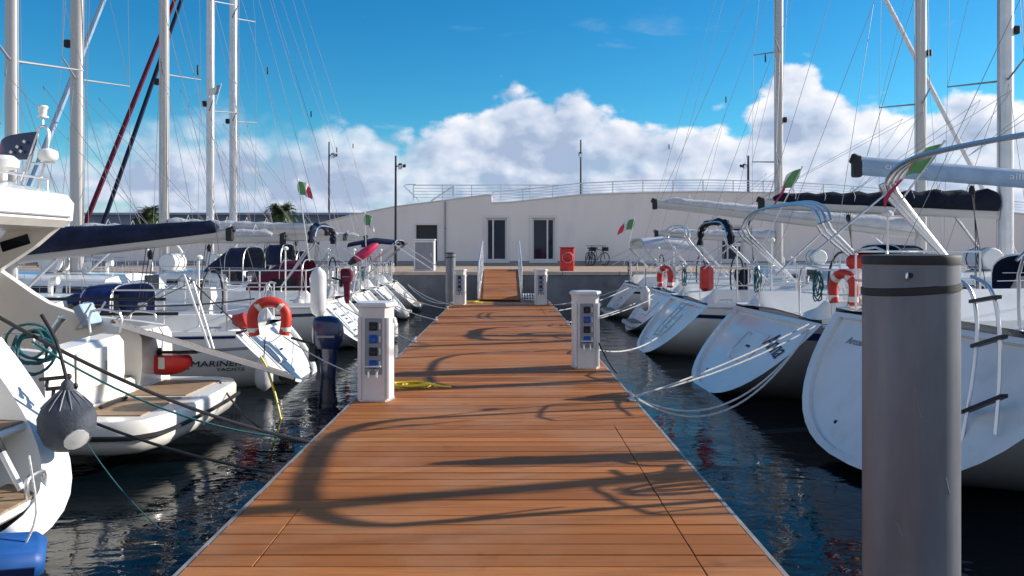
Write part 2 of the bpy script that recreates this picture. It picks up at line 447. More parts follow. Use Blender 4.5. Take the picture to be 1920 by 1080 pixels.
# ------------------------------------------------------------------ quay building with curving roof line
def bx(px): return (px - 948) / F * BY
def bz(py): return EYE - (py - 470) / F * BY
roof = [(-900, 432), (380, 432), (470, 430), (540, 433.5), (600, 419), (658, 404), (740, 388), (780, 383), (836, 376), (880, 370), (915, 366), (922, 366.5), (922.5, 381), (960, 380), (1000, 375), (1090, 366),
        (1200, 362), (1330, 360), (1460, 362), (1560, 368), (1700, 379), (1920, 402), (2300, 450)]
def roofz(px):
    for (a, ya), (b, yb) in zip(roof, roof[1:]):
        if a <= px <= b: return bz(lerp(ya, yb, (px - a) / (b - a)))
    return bz(450)
opens = [(780, 820, 422, 497, 'door'), (912, 950, 409, 489, 'window'), (998, 1040, 409, 489, 'window'), (1352, 1392, 425, 489, 'window')]
bld = empty('quay_building', (0, BY, QZ), 'long low white rendered building with a curving roof line behind the quay', 'building')
wallm = MB()
xs = sorted(set([p[0] for p in roof] + [o[0] for o in opens] + [o[1] for o in opens] + list(range(-880, 2300, 60))))
gz = 0.0
for a, b in zip(xs, xs[1:]):
    if a < 922 < b: pass
    ta, tb = roofz(a + 0.01) - QZ, roofz(b - 0.01) - QZ
    X0, X1 = bx(a), bx(b)
    op = [o for o in opens if o[0] <= a and b <= o[1]]
    lo = gz
    if op:
        o = op[0]; zb = max(bz(o[3]) - QZ, gz); zt = bz(o[2]) - QZ
        if o[4] == 'window': wallm.add([(X0, 0, gz), (X1, 0, gz), (X1, 0, zb), (X0, 0, zb)], [(0, 1, 2, 3)])
        lo = zt
        # reveals
        wallm.add([(X0, 0, zt), (X1, 0, zt), (X1, .3, zt), (X0, .3, zt)], [(0, 1, 2, 3)])
        wallm.add([(X0, 0, zb), (X1, 0, zb), (X1, .3, zb), (X0, .3, zb)], [(0, 1, 2, 3)])
        if a == o[0]: wallm.add([(X0, 0, zb), (X0, 0, zt), (X0, .3, zt), (X0, .3, zb)], [(0, 1, 2, 3)])
        if b == o[1]: wallm.add([(X1, 0, zb), (X1, 0, zt), (X1, .3, zt), (X1, .3, zb)], [(0, 1, 2, 3)])
    wallm.add([(X0, 0, lo), (X1, 0, lo), (X1, 0, tb), (X0, 0, ta)], [(0, 1, 2, 3)])
    wallm.add([(X0, 0, ta), (X1, 0, tb), (X1, 9, tb), (X0, 9, ta)], [(0, 1, 2, 3)])
    wallm.add([(X0, 9, 0), (X1, 9, 0), (X1, 9, tb), (X0, 9, ta)], [(0, 1, 2, 3)])
wallm.build('wall', 'wall', bld)
cap = MB()                                     # thin capping along the parapet
for seg in (roof[1:12], roof[12:]):
    top_ = [(bx(p), roofz(p + 0.01) - QZ) for p, _ in seg]
    for (a, za), (b, zb) in zip(top_, top_[1:]):
        cap.add([(a, -.05, za + .002), (b, -.05, zb + .002), (b, .25, zb + .002), (a, .25, za + .002), (a, -.05, za + .05), (b, -.05, zb + .05), (b, .25, zb + .05), (a, .25, za + .05)],
                [(0, 1, 2, 3), (4, 5, 6, 7), (0, 1, 5, 4), (2, 3, 7, 6)])
cap.build('roof_edge', 'walltrim', bld)
for x0, x1, y0, y1, kind in opens:
    X0, X1, zt, zb = bx(x0), bx(x1), bz(y0) - QZ, max(bz(y1) - QZ, 0)
    w = X1 - X0
    if kind == 'window':
        fr = MB()
        for cx in (X0 + .04, X1 - .04, X0 + w * (.33 if x0 < 990 or x0 > 1300 else .68)): fr.box((cx, .12, (zt + zb) / 2), (.08, .08, zt - zb - .004))
        for z in (zt - .05, zb + .05): fr.box((X0 + w / 2, .125, z), (w - .006, .07, .09))
        wo_ = fr.build('window', 'walltrim', bld)
        gl = MB(); gl.box((X0 + w / 2, .17, (zt + zb) / 2), (w - .01, .02, zt - zb - .01)); gl.build('pane', 'glass', wo_)
        sur = MB(); 
        for cx in (X0 - .07, X1 + .07): sur.box((cx, -.02, (zt + zb) / 2), (.12, .06, zt - zb + .26))
        sur.box((X0 + w / 2, -.021, zt + .07), (w + .02, .058, .12)); sur.box((X0 + w / 2, -.05, zb - .06), (w + .3, .12, .09))
        sur.build('surround', 'walltrim', wo_)
    else:
        d = MB(); d.box((X0 + w / 2, .2, (zt + zb) / 2), (w - .01, .05, zt - zb - .01))
        dd = d.build('door', 'post', bld)
        h = MB(); h.box((X0 + .12, .165, 1.0), (.03, .02, .25)); h.build('handle', 'steel', dd)
        fr = MB()
        for cx in (X0 - .03, X1 + .03): fr.box((cx, -.015, (zt + zb) / 2 + .02), (.07, .05, zt - zb))
        fr.box((X0 + w / 2, -.016, zt + .035), (w + .13, .05, .07)); fr.build('door_frame', 'walltrim', dd)
dp = MB(); dp.tube([(bx(835), -.07, .05), (bx(835), -.07, roofz(835) - QZ - .05)], .035, 8)
for z in (.6, 1.9): dp.box((bx(835), -.04, z), (.11, .07, .04))
dp.build('downpipe', 'panel', bld, smooth=True)
pl = MB(); pl.box((bx(600), -.03, .11), (60, .06, .22)); pl.build('plinth', 'panel', bld)
# low render wall and terrace stair panels on the left part
def railing(name, label, pts, h, y, nrail=5, step=1.6):
    """pts: base line (x, z) at depth y"""
    r = empty(name, (0, y, 0), label, 'railing')
    for k in range(nrail):
        dz_ = h * (k + 1) / nrail
        b = MB(); b.tube([(x, 0, z + dz_) for x, z in pts], .028 if k == nrail - 1 else .014, 6); b.build('rail', 'alu', r, smooth=True)
    L = [0]
    for (a, za), (b, zb) in zip(pts, pts[1:]): L.append(L[-1] + math.hypot(b - a, zb - za))
    s = 0
    while s <= L[-1] + .01:
        for i in range(len(pts) - 1):
            if L[i] <= s <= L[i + 1] + 1e-6:
                t = (s - L[i]) / max(L[i + 1] - L[i], 1e-6)
                x = lerp(pts[i][0], pts[i + 1][0], t); z = lerp(pts[i][1], pts[i + 1][1], t)
                b = MB(); b.box((x, .03, z + h / 2), (.05, .05, h)); b.build('post', 'alu', r); break
        s += step
    return r
def RY(px, py, Y): p = at(px, py, Y); return (p.x, p.z)
railing('roof_railing', 'long pale metal railing following the curved roof on the right', [RY(p, y, BY + 1.2) for p, y in [(924, 386), (1000, 379), (1090, 369), (1200, 364), (1330, 363), (1460, 366), (1560, 372), (1700, 383), (1920, 405)]], .72, BY + 1.2)
rr = railing('terrace_railing', 'level pale metal railing on the roof above the dark door, with a slanting left end', [RY(p, 376, BY + 2.6) for p in (775, 900, 1048)], .84, BY + 2.6)
b = MB(); b.tube([RY(775, 376, BY)[0:1] + (0.0, RY(775, 376, BY + 2.6)[1]), (RY(757, 350, BY + 2.6)[0], 0, RY(757, 350, BY + 2.6)[1] + .05), (RY(762, 347, BY + 2.6)[0], 0, RY(762, 346, BY + 2.6)[1]), (RY(780, 346, BY + 2.6)[0], 0, RY(780, 346, BY + 2.6)[1])], .028, 6)
b.build('end_rail', 'alu', rr, smooth=True)
b = MB(); b.tube([(RY(800, 378, BY)[0], -.3, RY(800, 378, BY + 2.6)[1]), (RY(842, 352, BY)[0], -.3, RY(842, 352, BY + 2.6)[1])], .04, 6); b.build('stair_rail', 'alu', rr, smooth=True)
b = MB(); b.box((RY(845, 360, BY)[0], -.35, RY(845, 358, BY + 2.6)[1]), (.14, .14, .62)); b.build('newel_post', 'walltrim', rr)

# ------------------------------------------------------------------ sea wall far behind
b = MB(); b.box((-17, 77, 1.5), (46, 3, 6.74)); b.box((-17, 75.4, 4.93), (46.2, 3.4, .2))
tag(b.build('sea_wall', 'breakw'), 'long grey blue concrete sea wall on the horizon behind the palms', 'wall')
b = MB(); b.box((90, 77, .9), (100, 3, 4.5)); b.box((90, 75.4, 3.2), (100.2, 3.4, .2))
tag(b.build('sea_wall', 'breakw'), 'grey sea wall on the horizon at the far right behind the masts', 'wall')

# ------------------------------------------------------------------ palms
def palm(px, py, Y, R, seed, label):
    rnd = random.Random(seed); p = at(px, py, Y)
    r = empty('palm_tree', (p.x, Y, QZ), label, 'palm tree', group='palms behind the building'); h = p.z - QZ
    t = MB(); prof = []
    for i in range(14):
        z = h * i / 13; prof.append((.19 - .05 * i / 13 + (.02 if i % 2 else 0), z))
    t.lathe(prof, n=10); t.build('trunk', 'trunk', r)
    c = MB()
    for i in range(64):
        a = rnd.uniform(0, 2 * PI); e0 = rnd.uniform(-.25, 1.35); L = R * rnd.uniform(.8, 1.15)
        pos = Vector((0, 0, h)); d = Vector((math.cos(a) * math.cos(e0), math.sin(a) * math.cos(e0), math.sin(e0)))
        side = Vector((-math.sin(a), math.cos(a), 0)); n = 11
        for k in range(n):
            d2_ = (d + Vector((0, 0, -1.15 * k / n * .35))).normalized(); nx = pos + d2_ * L / n
            c.add([pos - side * .012, pos + side * .012, nx + side * .01, nx - side * .01], [(0, 1, 2, 3)])
            if k > 0:
                ll = R * .36 * math.sin(PI * min(1, (k + 1) / (n + 1))) + .06
                for sgn in (-1, 1):
                    for q in (0, .5):
                        bp = pos.lerp(nx, q); tip = bp + (side * sgn * .8 + d2_ * .75 + Vector((0, 0, rnd.uniform(-.35, .25)))) * ll
                        wv = d2_ * .035
                        c.add([bp - wv, bp + wv, tip], [(0, 1, 2)])
            pos = nx; d = d2_
    c.build('crown', 'palm', r)
palm(281, 412, 50, 1.15, 3, 'bushy green palm crown showing between the navy furled sail and a mast')
palm(528, 408, 54, 1.35, 5, 'green palm showing alone above the low roof between the masts and a lamp post')

# ------------------------------------------------------------------ lamp posts
def lamp(px, pytop, Y, base, label, head_side, r=.07, head_dy=26):
    p = at(px, pytop, Y); o = empty('lamp_post', (p.x, Y, base), label, 'lamp post', group='dark lamp posts by the building'); h = p.z - base
    b = MB(); b.lathe([(r * 1.5, 0), (r * 1.5, .12), (r, .14), (r * .75, h * .7), (r * .6, h)], n=10); b.build('pole', 'post', o, smooth=True)
    hz = h - head_dy / F * Y
    b = MB(); b.tube([(0, 0, hz), (head_side * .3, 0, hz + .05)], .03, 6); b.box((head_side * .22, -.05, hz - .0), (.18, .3, .26), rx=.3, bev=.03); b.box((head_side * .42, -.05, hz + .02), (.14, .22, .14), rx=.3, bev=.03)
    b.build('lamp_head', 'post', o, smooth=True)
    b = MB(); b.box((head_side * .22, -.20, hz - .06), (.14, .03, .2), rx=.3); b.build('lens', 'inkw', o)
lamp(617, 266, 46, QZ, 'tall thin dark lamp post behind the low left roof, leftmost of the four', 1)
lamp(742, 292, 38.2, QZ, 'dark lamp post standing on the quay in front of the building', 1, .075, 20)
lamp(1089, 262, 47, QZ, 'tall thin dark lamp post rising behind the roof above the red cabinet', -.15, .07, 28)
lamp(1403, 292, 45, QZ, 'dark lamp post with boxy head rising behind the roof railing at right', -1, .1, 20)

# ------------------------------------------------------------------ things on the quay
p = at(795, 508, 28.5); r = empty('electrical_cabinet', (p.x, 28.75, QZ), 'plain white cabinet standing on the quay before the dark door', 'cabinet')
b = MB(); b.box((0, 0, .57), (.74, .45, 1.10), bev=.02); b.build('body', 'whitepl', r)
b = MB(); b.box((0, 0, 1.145), (.8, .5, .05), bev=.015); b.build('lid', 'whitepl', r)
b = MB(); b.box((0, -.232, .56), (.64, .012, .98)); dd = b.build('door', 'panel', r)
b = MB(); b.box((.25, -.245, .6), (.03, .02, .12)); b.build('handle', 'steel', dd)
p = at(1064, 508, 28.4); r = empty('rescue_cabinet', (p.x, 28.6, QZ), 'red cabinet with a round lifebuoy housing on the quay edge', 'cabinet')
b = MB(); b.box((0, 0, .43), (.5, .3, .84), bev=.03); b.build('body', 'red', r, smooth=True)
b = MB(); b.lathe([(.235, 0), (.235, .04), (.18, .08), (.02, .09)], c=(0, -.15, .5), n=20, R=Matrix.Rotation(PI / 2, 3, 'X')); b.build('round_cover', 'red', r, smooth=True)
b = MB(); b.tube([(.19 * math.cos(a), -.235, .5 + .19 * math.sin(a)) for a in [i * PI / 4 + PI / 8 for i in range(8)]], .016, 6, closed=True); b.build('rim', 'pinkw', r, smooth=True)
b = MB(); b.box((0, -.24, .5), (.05, .01, .28)); b.build('cover_rib', 'darkred', r)
b = MB(); b.box((0, 0, .862), (.54, .34, .03), bev=.01); b.build('top', 'darkred', r)
b = MB(); b.box((-.1, -.156, .1), (.22, .02, .1)); b.build('label_plate', 'darkred', r)
def bicycle(x, y, rz, label):
    r = empty('bicycle', (x, y, QZ), label, 'bicycle', rz, 'bicycles parked against the building')
    for s_ in (-.5, .5):
        b = MB(); b.tube([(s_ + .32 * math.cos(a), 0, .33 + .32 * math.sin(a)) for a in [i * PI / 10 for i in range(20)]], .024, 5, closed=True); w = b.build('wheel', 'black', r, smooth=True)
        b = MB()
        for i in range(6): a = i * PI / 6; b.tube([(s_ - .31 * math.cos(a), 0, .33 - .31 * math.sin(a)), (s_ + .31 * math.cos(a), 0, .33 + .31 * math.sin(a))], .004, 3)
        b.build('spokes', 'steel', w)
    b = MB(); pts = dict(h=(.36, 0, .78), s=(-.18, 0, .80), bb=(-.05, 0, .30), r=(-.5, 0, .33), f=(.5, 0, .33))
    for a, c in (('h', 's'), ('h', 'bb'), ('s', 'bb'), ('bb', 'r'), ('s', 'r'), ('h', 'f')): b.tube([pts[a], pts[c]], .018, 5)
    b.build('frame', 'post', r)
    b = MB(); b.box((-.2, 0, .88), (.26, .14, .06), bev=.02); b.tube([(-.18, 0, .8), (-.2, 0, .86)], .014, 5); b.build('saddle', 'black', r)
    b = MB(); b.tube([(.36, 0, .78), (.33, 0, .98)], .014, 5); b.tube([(.25, -.28, 1.0), (.34, -.1, .99), (.34, .1, .99), (.25, .28, 1.0)], .014, 5); b.build('handlebar', 'post', r)
    b = MB(); b.box((.52, 0, .83), (.2, .3, .2), bev=.02); b.build('basket', 'black', r)
bicycle(at(1106, 490, 39.6).x, 39.5, 1.2, 'dark bicycle with basket seen nearly end on, parked nearer the red cabinet')
bicycle(at(1122, 490, 39.9).x, 40.0, .7, 'second dark bicycle behind the first, nearer the moored boats')
p = at(92, 500, 36); r = empty('planter', (p.x, 36, QZ), 'terracotta coloured planter box on the quay seen under the navy boom cover', 'planter')
b = MB(); b.box((0, 0, .28), (.85, .6, .5), bev=.04); b.box((0, 0, .52), (.95, .7, .08), bev=.03); b.build('box', 'terra', r)
b = MB(); b.box((0, 0, .565), (.75, .5, .02)); b.build('soil', 'trunk', r)
for i, px in enumerate((288, 348)):
    p = at(px, 500, 30)
    b = MB(); b.tube([(-.30, 0, 1.0), (-.1, 0, .86), (.04, 0, .62), (.10, 0, .3), (.10, 0, 0)], .055, 8, smooth=4)
    tag(b.build('quay_ladder_rail', 'whitepl', loc=(p.x, 29.6, QZ), smooth=True), ['white curved handrail on the quay, left of the two', 'white curved handrail on the quay, right of the two'][i], 'handrail')
# ------------------------------------------------------------------ pontoon
PX0, PX1, PY0, PY1 = -1.55, 1.32, -2.0, 24.2
pon = empty('pontoon', (0, 0, 0), 'reddish brown timber decked floating pontoon leading to the quay', 'pontoon')
pl = MB(); rnd = random.Random(3); y = -2.03; i = 0
while y < PY1 - .01:
    cuts = [PX0 + .035, PX1 - .035]
    m_ = (y % 6.0)
    if 3.2 < (y % 7.3) < 6.7: cuts = [PX0 + .035, .93, PX1 - .035] if int(y / 7.3) % 2 == 0 else cuts
    if 3.7 < y < 4.5: cuts = [PX0 + .035, -1.2, .93, PX1 - .035]
    for a, c in zip(cuts, cuts[1:]):
        z = rnd.uniform(-.0022, .0022)
        pl.box(((a + c) / 2, y + .0725, -.014 + z), (c - a - .006, .145 - .009, .028), bev=.0025)
    y += .145; i += 1
pl.build('decking', 'deckwood', pon)
b = MB()
for x in (PX0 + .02, PX1 - .02): b.box((x, (PY0 + PY1) / 2, -.086), (.024, PY1 - PY0, .165))
b.build('edge_profile', 'edgealu', pon)
b = MB(); b.box(((PX0 + PX1) / 2, (PY0 + PY1) / 2, -.12), (PX1 - PX0 - .1, PY1 - PY0 - .02, .14)); b.build('frame', 'float', pon)
b = MB()
for x in (PX0 - .035, PX1 + .035): b.tube([(x, PY0, -.13), (x, PY1, -.13)], .04, 8)
b.build('rubbing_strip', 'black', pon, smooth=True)
for yc in (1.0, 5.5, 10, 14.5, 19, 22.8):
    b = MB(); b.box(((PX0 + PX1) / 2, yc, -.42), (PX1 - PX0 - .3, 2.6, .44), bev=.05); b.build('float', 'float', pon)
b = MB(); b.box(((PX0 + PX1) / 2, 22.6, .0045), (PX1 - PX0 - .1, .05, .006)); b.build('joint_plate', 'alu', pon)

# ------------------------------------------------------------------ gangway
gw = empty('gangway', (0, 25, 0), 'short timber gangway with metal handrails joining the pontoon to the quay', 'gangway')
G0, G1, gy0, gy1 = -.78, .44, 23.4, 28.4
z0, z1 = .06, QZ + .08
b = MB(); n = 34
for i in range(n):
    t = (i + .5) / n; b.box(((G0 + G1) / 2, lerp(gy0, gy1, t) - 25, lerp(z0, z1, t)), (G1 - G0, (gy1 - gy0) / n - .008, .03), rx=math.atan2(z1 - z0, gy1 - gy0))
b.build('decking', 'deckwood', gw)
b = MB(); sl = math.atan2(z1 - z0, gy1 - gy0)
for x in (G0 - .03, G1 + .03): b.box((x, (gy0 + gy1) / 2 - 25, (z0 + z1) / 2 - .03), (.05, gy1 - gy0, .16), rx=sl)
b.build('side_beam', 'alu', gw)
for x in (G0 - .03, G1 + .03):
    b = MB(); P = [(x, gy0 - 25 + .15, z0), (x, gy0 - 25 + .12, z0 + .85), (x, gy0 - 25 + .5, z0 + 1.05), (x, gy1 - 25 - .6, z1 + 1.0), (x, gy1 - 25 - .15, z1 + .9), (x, gy1 - 25 - .1, z1)]
    b.tube(P, .026, 8)
    b.tube([(x, gy0 - 25 + .13, z0 + .5), (x, gy1 - 25 - .1, z1 + .5)], .015, 6)
    for k in (1, 2, 3): t = k / 4; b.tube([(x, lerp(gy0, gy1, t) - 25, lerp(z0, z1, t)), (x, lerp(gy0, gy1, t) - 25, lerp(z0, z1, t) + 1.0)], .016, 6)
    b.build('handrail', 'alu', gw, smooth=True)
# white mesh crate next to the gangway
r = empty('cable_tray', (.66, 24.0, .005), 'small white plastic grid lying beside the gangway foot', 'grid')
b = MB()
for k in range(6): b.box((-.2 + k * .08, 0, .1), (.022, .5, .022), rx=.35)
for k in range(3): b.box((0, -.2 + k * .2, .1 - .0 + (-.2 + k * .2) * .36), (.46, .022, .02))
b.build('grid', 'whitepl', r)
b = MB(); b.box((0, .1, .03), (.3, .2, .05)); b.build('base', 'black', r)

# ------------------------------------------------------------------ service pedestals
def pedestal(x, y, label, rz=0.0, sc=1.0):
    r = empty('service_pedestal', (x, y, 0), label, 'pedestal', rz, 'white service pedestals on the pontoon')
    w, d, h = .30, .34, .97
    prof = [(-w / 2, -d / 2 + .05), (-w / 2 + .04, -d / 2), (w / 2 - .04, -d / 2), (w / 2, -d / 2 + .05), (w / 2 + .03, 0), (w / 2, d / 2 - .05), (w / 2 - .05, d / 2), (-w / 2 + .05, d / 2), (-w / 2, d / 2 - .05), (-w / 2 - .03, 0)]
    b = MB(); b.loft([[(px * k, py * k, z) for px, py in prof] for k, z in ((1, .0), (1, h * .93), (1.04, h * .955), (1.04, h - .03))], True, True)
    b.build('body', 'ped', r, smooth=30)
    b = MB(); b.loft([[(px * k, py * k, z) for px, py in prof] for k, z in ((1.12, h - .03), (1.16, h - .026), (1.16, h - .008), (1.08, h + .012), (.5, h + .02))], True, True); b.build('lid', 'ped', r, smooth=30)
    b = MB(); b.loft([[(px * k, py * k, z) for px, py in prof] for k, z in ((1.06, .002), (1.06, .02))], True, True); b.build('base_plate', 'alu', r)
    for s_ in (-1, 1):
        b = MB(); b.tube([(s_ * (w / 2 - .012), -d / 2 + .012, .03), (s_ * (w / 2 - .012), -d / 2 + .012, h * .86)], .022, 8); b.build('corner_trim', 'ped', r, smooth=True)
    f = MB(); f.box((0, -d / 2 - .004, .55), (.17, .012, .56), bev=.004); fp = f.build('socket_panel', 'panel', r)
    for k in range(4):
        z = .75 - k * .125
        b = MB(); Rm = Matrix.Rotation(PI / 2, 3, 'X')
        b.lathe([(.036, 0), (.036, .02), (.030, .03), (.026, .024), (.005, .022)], c=(0.0, -d / 2 - .008, z), n=14, R=Rm)
        b.box((0, -d / 2 - .012, z), (.085, .012, .085), bev=.004)
        b.build('socket', 'post' if k % 2 == 0 else 'sock_b', fp, smooth=True)
        b = MB(); b.box((.065, -d / 2 - .013, z), (.012, .008, .06)); b.build('switch', 'whitepl', fp)
    b = MB(); b.box((0, -d / 2 - .03, .355), (.16, .04, .015), bev=.004); b.build('shelf', 'ped', r)
    for s_ in (-1, 1):
        b = MB(); b.tube([(s_ * .04, -d / 2, .30), (s_ * .04, -d / 2 - .05, .30), (s_ * .04, -d / 2 - .06, .25)], .012, 8); b.tube([(s_ * .04 - .02, -d / 2 - .045, .32), (s_ * .04 + .02, -d / 2 - .045, .32)], .006, 6)
        b.build('tap', 'steel', r, smooth=True)
    b = MB(); b.lathe([(.03, 0), (.03, .03), (.01, .04)], c=(w / 2 + .01, .0, .8), n=10, axis='x'); b.build('lamp_button', 'whitepl', r)
    return r
pedestal(-1.31, 8.05, 'large white pedestal at the left edge of the pontoon, nearest of the four')
pedestal(1.03, 10.25, 'white pedestal at the right edge of the pontoon, nearer of the right pair')
pedestal(-1.28, 22.2, 'far white pedestal on the left beside the dark pile')
pedestal(.98, 22.2, 'far white pedestal on the right beside the gangway')

# ------------------------------------------------------------------ piles
def pile(x, y, r_, ztop, label, collar=True):
    r = empty('mooring_pile', (x, y, WZ), label, 'pile'); zt = ztop - WZ
    b = MB(); b.lathe([(r_, -1.5), (r_, zt)], n=48); b.build('shaft', 'galv', r, smooth=True)
    b = MB(); b.lathe([(r_ + .002, zt - .034), (r_ + .004, zt - .008), (r_ + .001, zt + .003), (.02, zt + .012)], n=48); b.build('cap', 'black', r, smooth=True)
    b = MB(); rings = []
    n = 48
    for dr, dz_ in ((.001, -.018), (.005, -.016), (.005, .012), (.001, .014)):
        rings.append([((r_ + dr) * math.cos(2 * PI * j / n), (r_ + dr) * math.sin(2 * PI * j / n), zt - .13 + dz_ + .014 * math.cos(2 * PI * j / n)) for j in range(n)])
    b.loft(rings, True, False); b.build('strap', 'black', r, smooth=True)
    b = MB(); a_ = -2.1; b.tube([((r_ + k_) * math.cos(a_), (r_ + k_) * math.sin(a_), z_) for k_, z_ in ((.0, zt - .06), (.016, zt - .065), (.018, zt - .085), (.0, zt - .09))], .005, 6, smooth=3)
    b.build('hook', 'steel', r, smooth=True)
    b = MB(); b.lathe([(.011, 0), (.011, .004)], c=((r_ + .001) * math.cos(a_ + .06), (r_ + .001) * math.sin(a_ + .06), zt - .075), n=10, R=Matrix.Rotation(a_ + PI / 2, 3, 'Z') @ Matrix.Rotation(PI / 2, 3, 'X')); b.build('bolt_hole', 'black', r)
    for zz in (zt - 1.65,):
        b = MB(); b.tube([((r_ + .0005) * math.cos(t), (r_ + .0005) * math.sin(t), zz) for t in [i * PI / 24 for i in range(48)]], .003, 5, closed=True); b.build('weld_seam', 'galv', r, smooth=True)
    for t_, z0_, L_ in ((-1.95, zt - .52, .11), (-1.3, zt - .86, .07), (-2.3, zt - 1.05, .05)):
        b = MB(); b.tube([((r_ + .0008) * math.cos(t_ + k * .03), (r_ + .0008) * math.sin(t_ + k * .03), z0_ - L_ * k / 4 + .004 * math.sin(k * 2)) for k in range(5)], .0014, 4); b.build('scratch', 'panel', r)
    return r
pile(1.66, 3.26, .181, 1.478, 'large dark grey steel pile with black cap in the right foreground')
pg = empty('pile_guide', (1.52, 3.26, -.1), 'black roller frame holding the foreground pile to the pontoon', 'pile guide')
b = MB(); b.box((.14, -.27, 0), (.56, .06, .1)); b.box((.14, .27, 0), (.56, .06, .1)); b.box((.40, 0, 0), (.06, .6, .1)); b.build('bracket', 'float', pg)
pile(at(845, 500, 23.2).x, 23.2, .145, 1.44, 'slim dark steel pile with black cap at the far left end of the pontoon')
# ------------------------------------------------------------------ boats
class Hull:
    def __init__(s, L=13.0, B=4.0, fb=1.05, sc=1.0, stern=0.80, kz=0.04, rake=0.9, e=0.85, g=1.0, spring=0.25):
        s.L, s.B, s.fb, s.sc, s.stern, s.kz, s.rake, s.e, s.g, s.spring = L, B, fb, sc, stern, kz, rake, e, g, spring
    def hb(s, t):
        if t < .38: f = s.stern + (1 - s.stern) * math.sin(PI / 2 * t / .38)
        else: f = max(0.0, 1 - ((t - .38) / .62) ** 2.1)
        return max(s.B / 2 * f, .015)
    def sheer(s, t): return s.fb + s.spring * t * t
    def keel(s, t): return s.kz - .45 * math.sin(PI * min(1, t * 1.15)) if t < .85 else s.kz - .45 * math.sin(PI * .9775) + (t - .85) * 1.0
    def P(s, t, u, side=1, out=0.0):
        b = s.hb(t); k = s.keel(t); sh = s.sheer(t)
        y = (b + out) * math.sin(u * PI / 2) ** s.e
        z = k + (sh - k) * (1 - math.cos(u * PI / 2)) ** s.g
        x = t * s.L + s.sc * max(0, (z - s.kz) / (s.fb - s.kz)) * (1 - t) ** 4 + s.rake * (z / s.fb) * t ** 6 - out * .0
        return Vector((x, side * y, z))
    def mesh(s, nt=30, nu=12):
        b = MB(); rings = []
        for i in range(nt + 1):
            t = (i / nt); t = t ** 1.3 if i else 0.0
            rings.append([s.P(t, 1 - j / nu, 1) for j in range(nu)] + [s.P(t, j / nu, -1) for j in range(nu + 1)])
        b.loft(rings, closed=False)
        return b
    def band(s, u0, u1, t0=0.0, t1=.99, out=.006, n=28):
        b = MB()
        for side in (1, -1):
            b.loft([[s.P(lerp(t0, t1, i / n), u0, side, out), s.P(lerp(t0, t1, i / n), u1, side, out)] for i in range(n + 1)], closed=False)
        return b
    def stern_frame(s):
        """origin and axes of the sloping transom plane"""
        o = s.P(0, 0); top = Vector((s.sc, 0, s.fb)); up = (top - o).normalized()
        return o, up, Vector((up.z, 0, -up.x))    # the last one points forward (into the boat) and down
    def transom(s, rim=.90, depth=.06, zc=.55, nu=12):
        """rim ring and recessed panel"""
        ring = [s.P(0, 1 - j / nu, 1) for j in range(nu)] + [s.P(0, j / nu, -1) for j in range(nu + 1)]
        o, up, fw = s.stern_frame(); c = o + (Vector((s.sc, 0, s.fb)) - o) * zc
        inner = [c + (p - c) * rim for p in ring]; rec = [p + fw * depth for p in inner]
        a = MB(); a.loft([ring, inner, rec], closed=True)
        r = MB(); r.add(rec, [tuple(range(len(rec)))])
        return a, r
    def deck_prof(s, t, spec):
        x = t * s.L; b = s.hb(t); sh = s.sheer(t)
        xe = x + s.sc * (1 - t) ** 4 + s.rake * (sh / s.fb) * t ** 6
        cw = max(min(spec['cw'], b - .42), b * .15)
        ck = smooth01(xe, s.sc + .02, s.sc + .25) * (1 - smooth01(xe, spec['c1'] - .1, spec['c1']))
        rf = smooth01(xe, spec['c1'], spec['c1'] + .25) * (1 - smooth01(xe, spec['r1'] - 1.8, spec['r1']))
        H = spec['rh']; cm = spec.get('coam', .22)
        pts = [(b, 0), (b - .02 * min(1, b), .05), (b - .07 * min(1, b), .04), (lerp(b * .95, cw + .07, .96), .03),
               (cw, .03 + cm * ck + H * .75 * rf), (cw - .10 * min(1, b), .04 + cm * ck + H * .95 * rf), (cw * .62, .06 - .10 * ck + H * 1.02 * rf),
               (cw * .60, .06 - .48 * ck + H * 1.03 * rf), (0, .08 - .50 * ck + H * 1.08 * rf)]
        return xe, [Vector((xe, y, sh + z)) for y, z in pts]
    def deck(s, spec, nt=56):
        b = MB(); rings = []
        for i in range(nt + 1):
            t = i / nt
            t = t ** 1.25
            xe, pr = s.deck_prof(min(t, .995), spec)
            rings.append(pr + [Vector((p.x, -p.y, p.z)) for p in reversed(pr[:-1])])
        b.loft(rings, closed=False)
        return b

def arch(x, w, z, zt, crown=.25, x0=None, z0=None, n=14, sq=.35):
    """hoop in the y direction: legs from (x0,z0) up to (x,z), crown zt"""
    pts = []
    if x0 is not None: pts.append((x0, -w * 1.0, z0))
    for i in range(n + 1):
        a = PI * i / n; c = -math.cos(a); sgn = 1 if c > 0 else -1
        y = w * sgn * abs(c) ** .55; zz = z + (zt - z) * math.sin(a) ** .8
        pts.append((x, y, zz))
    if x0 is not None: pts.append((x0, w, z0))
    return pts

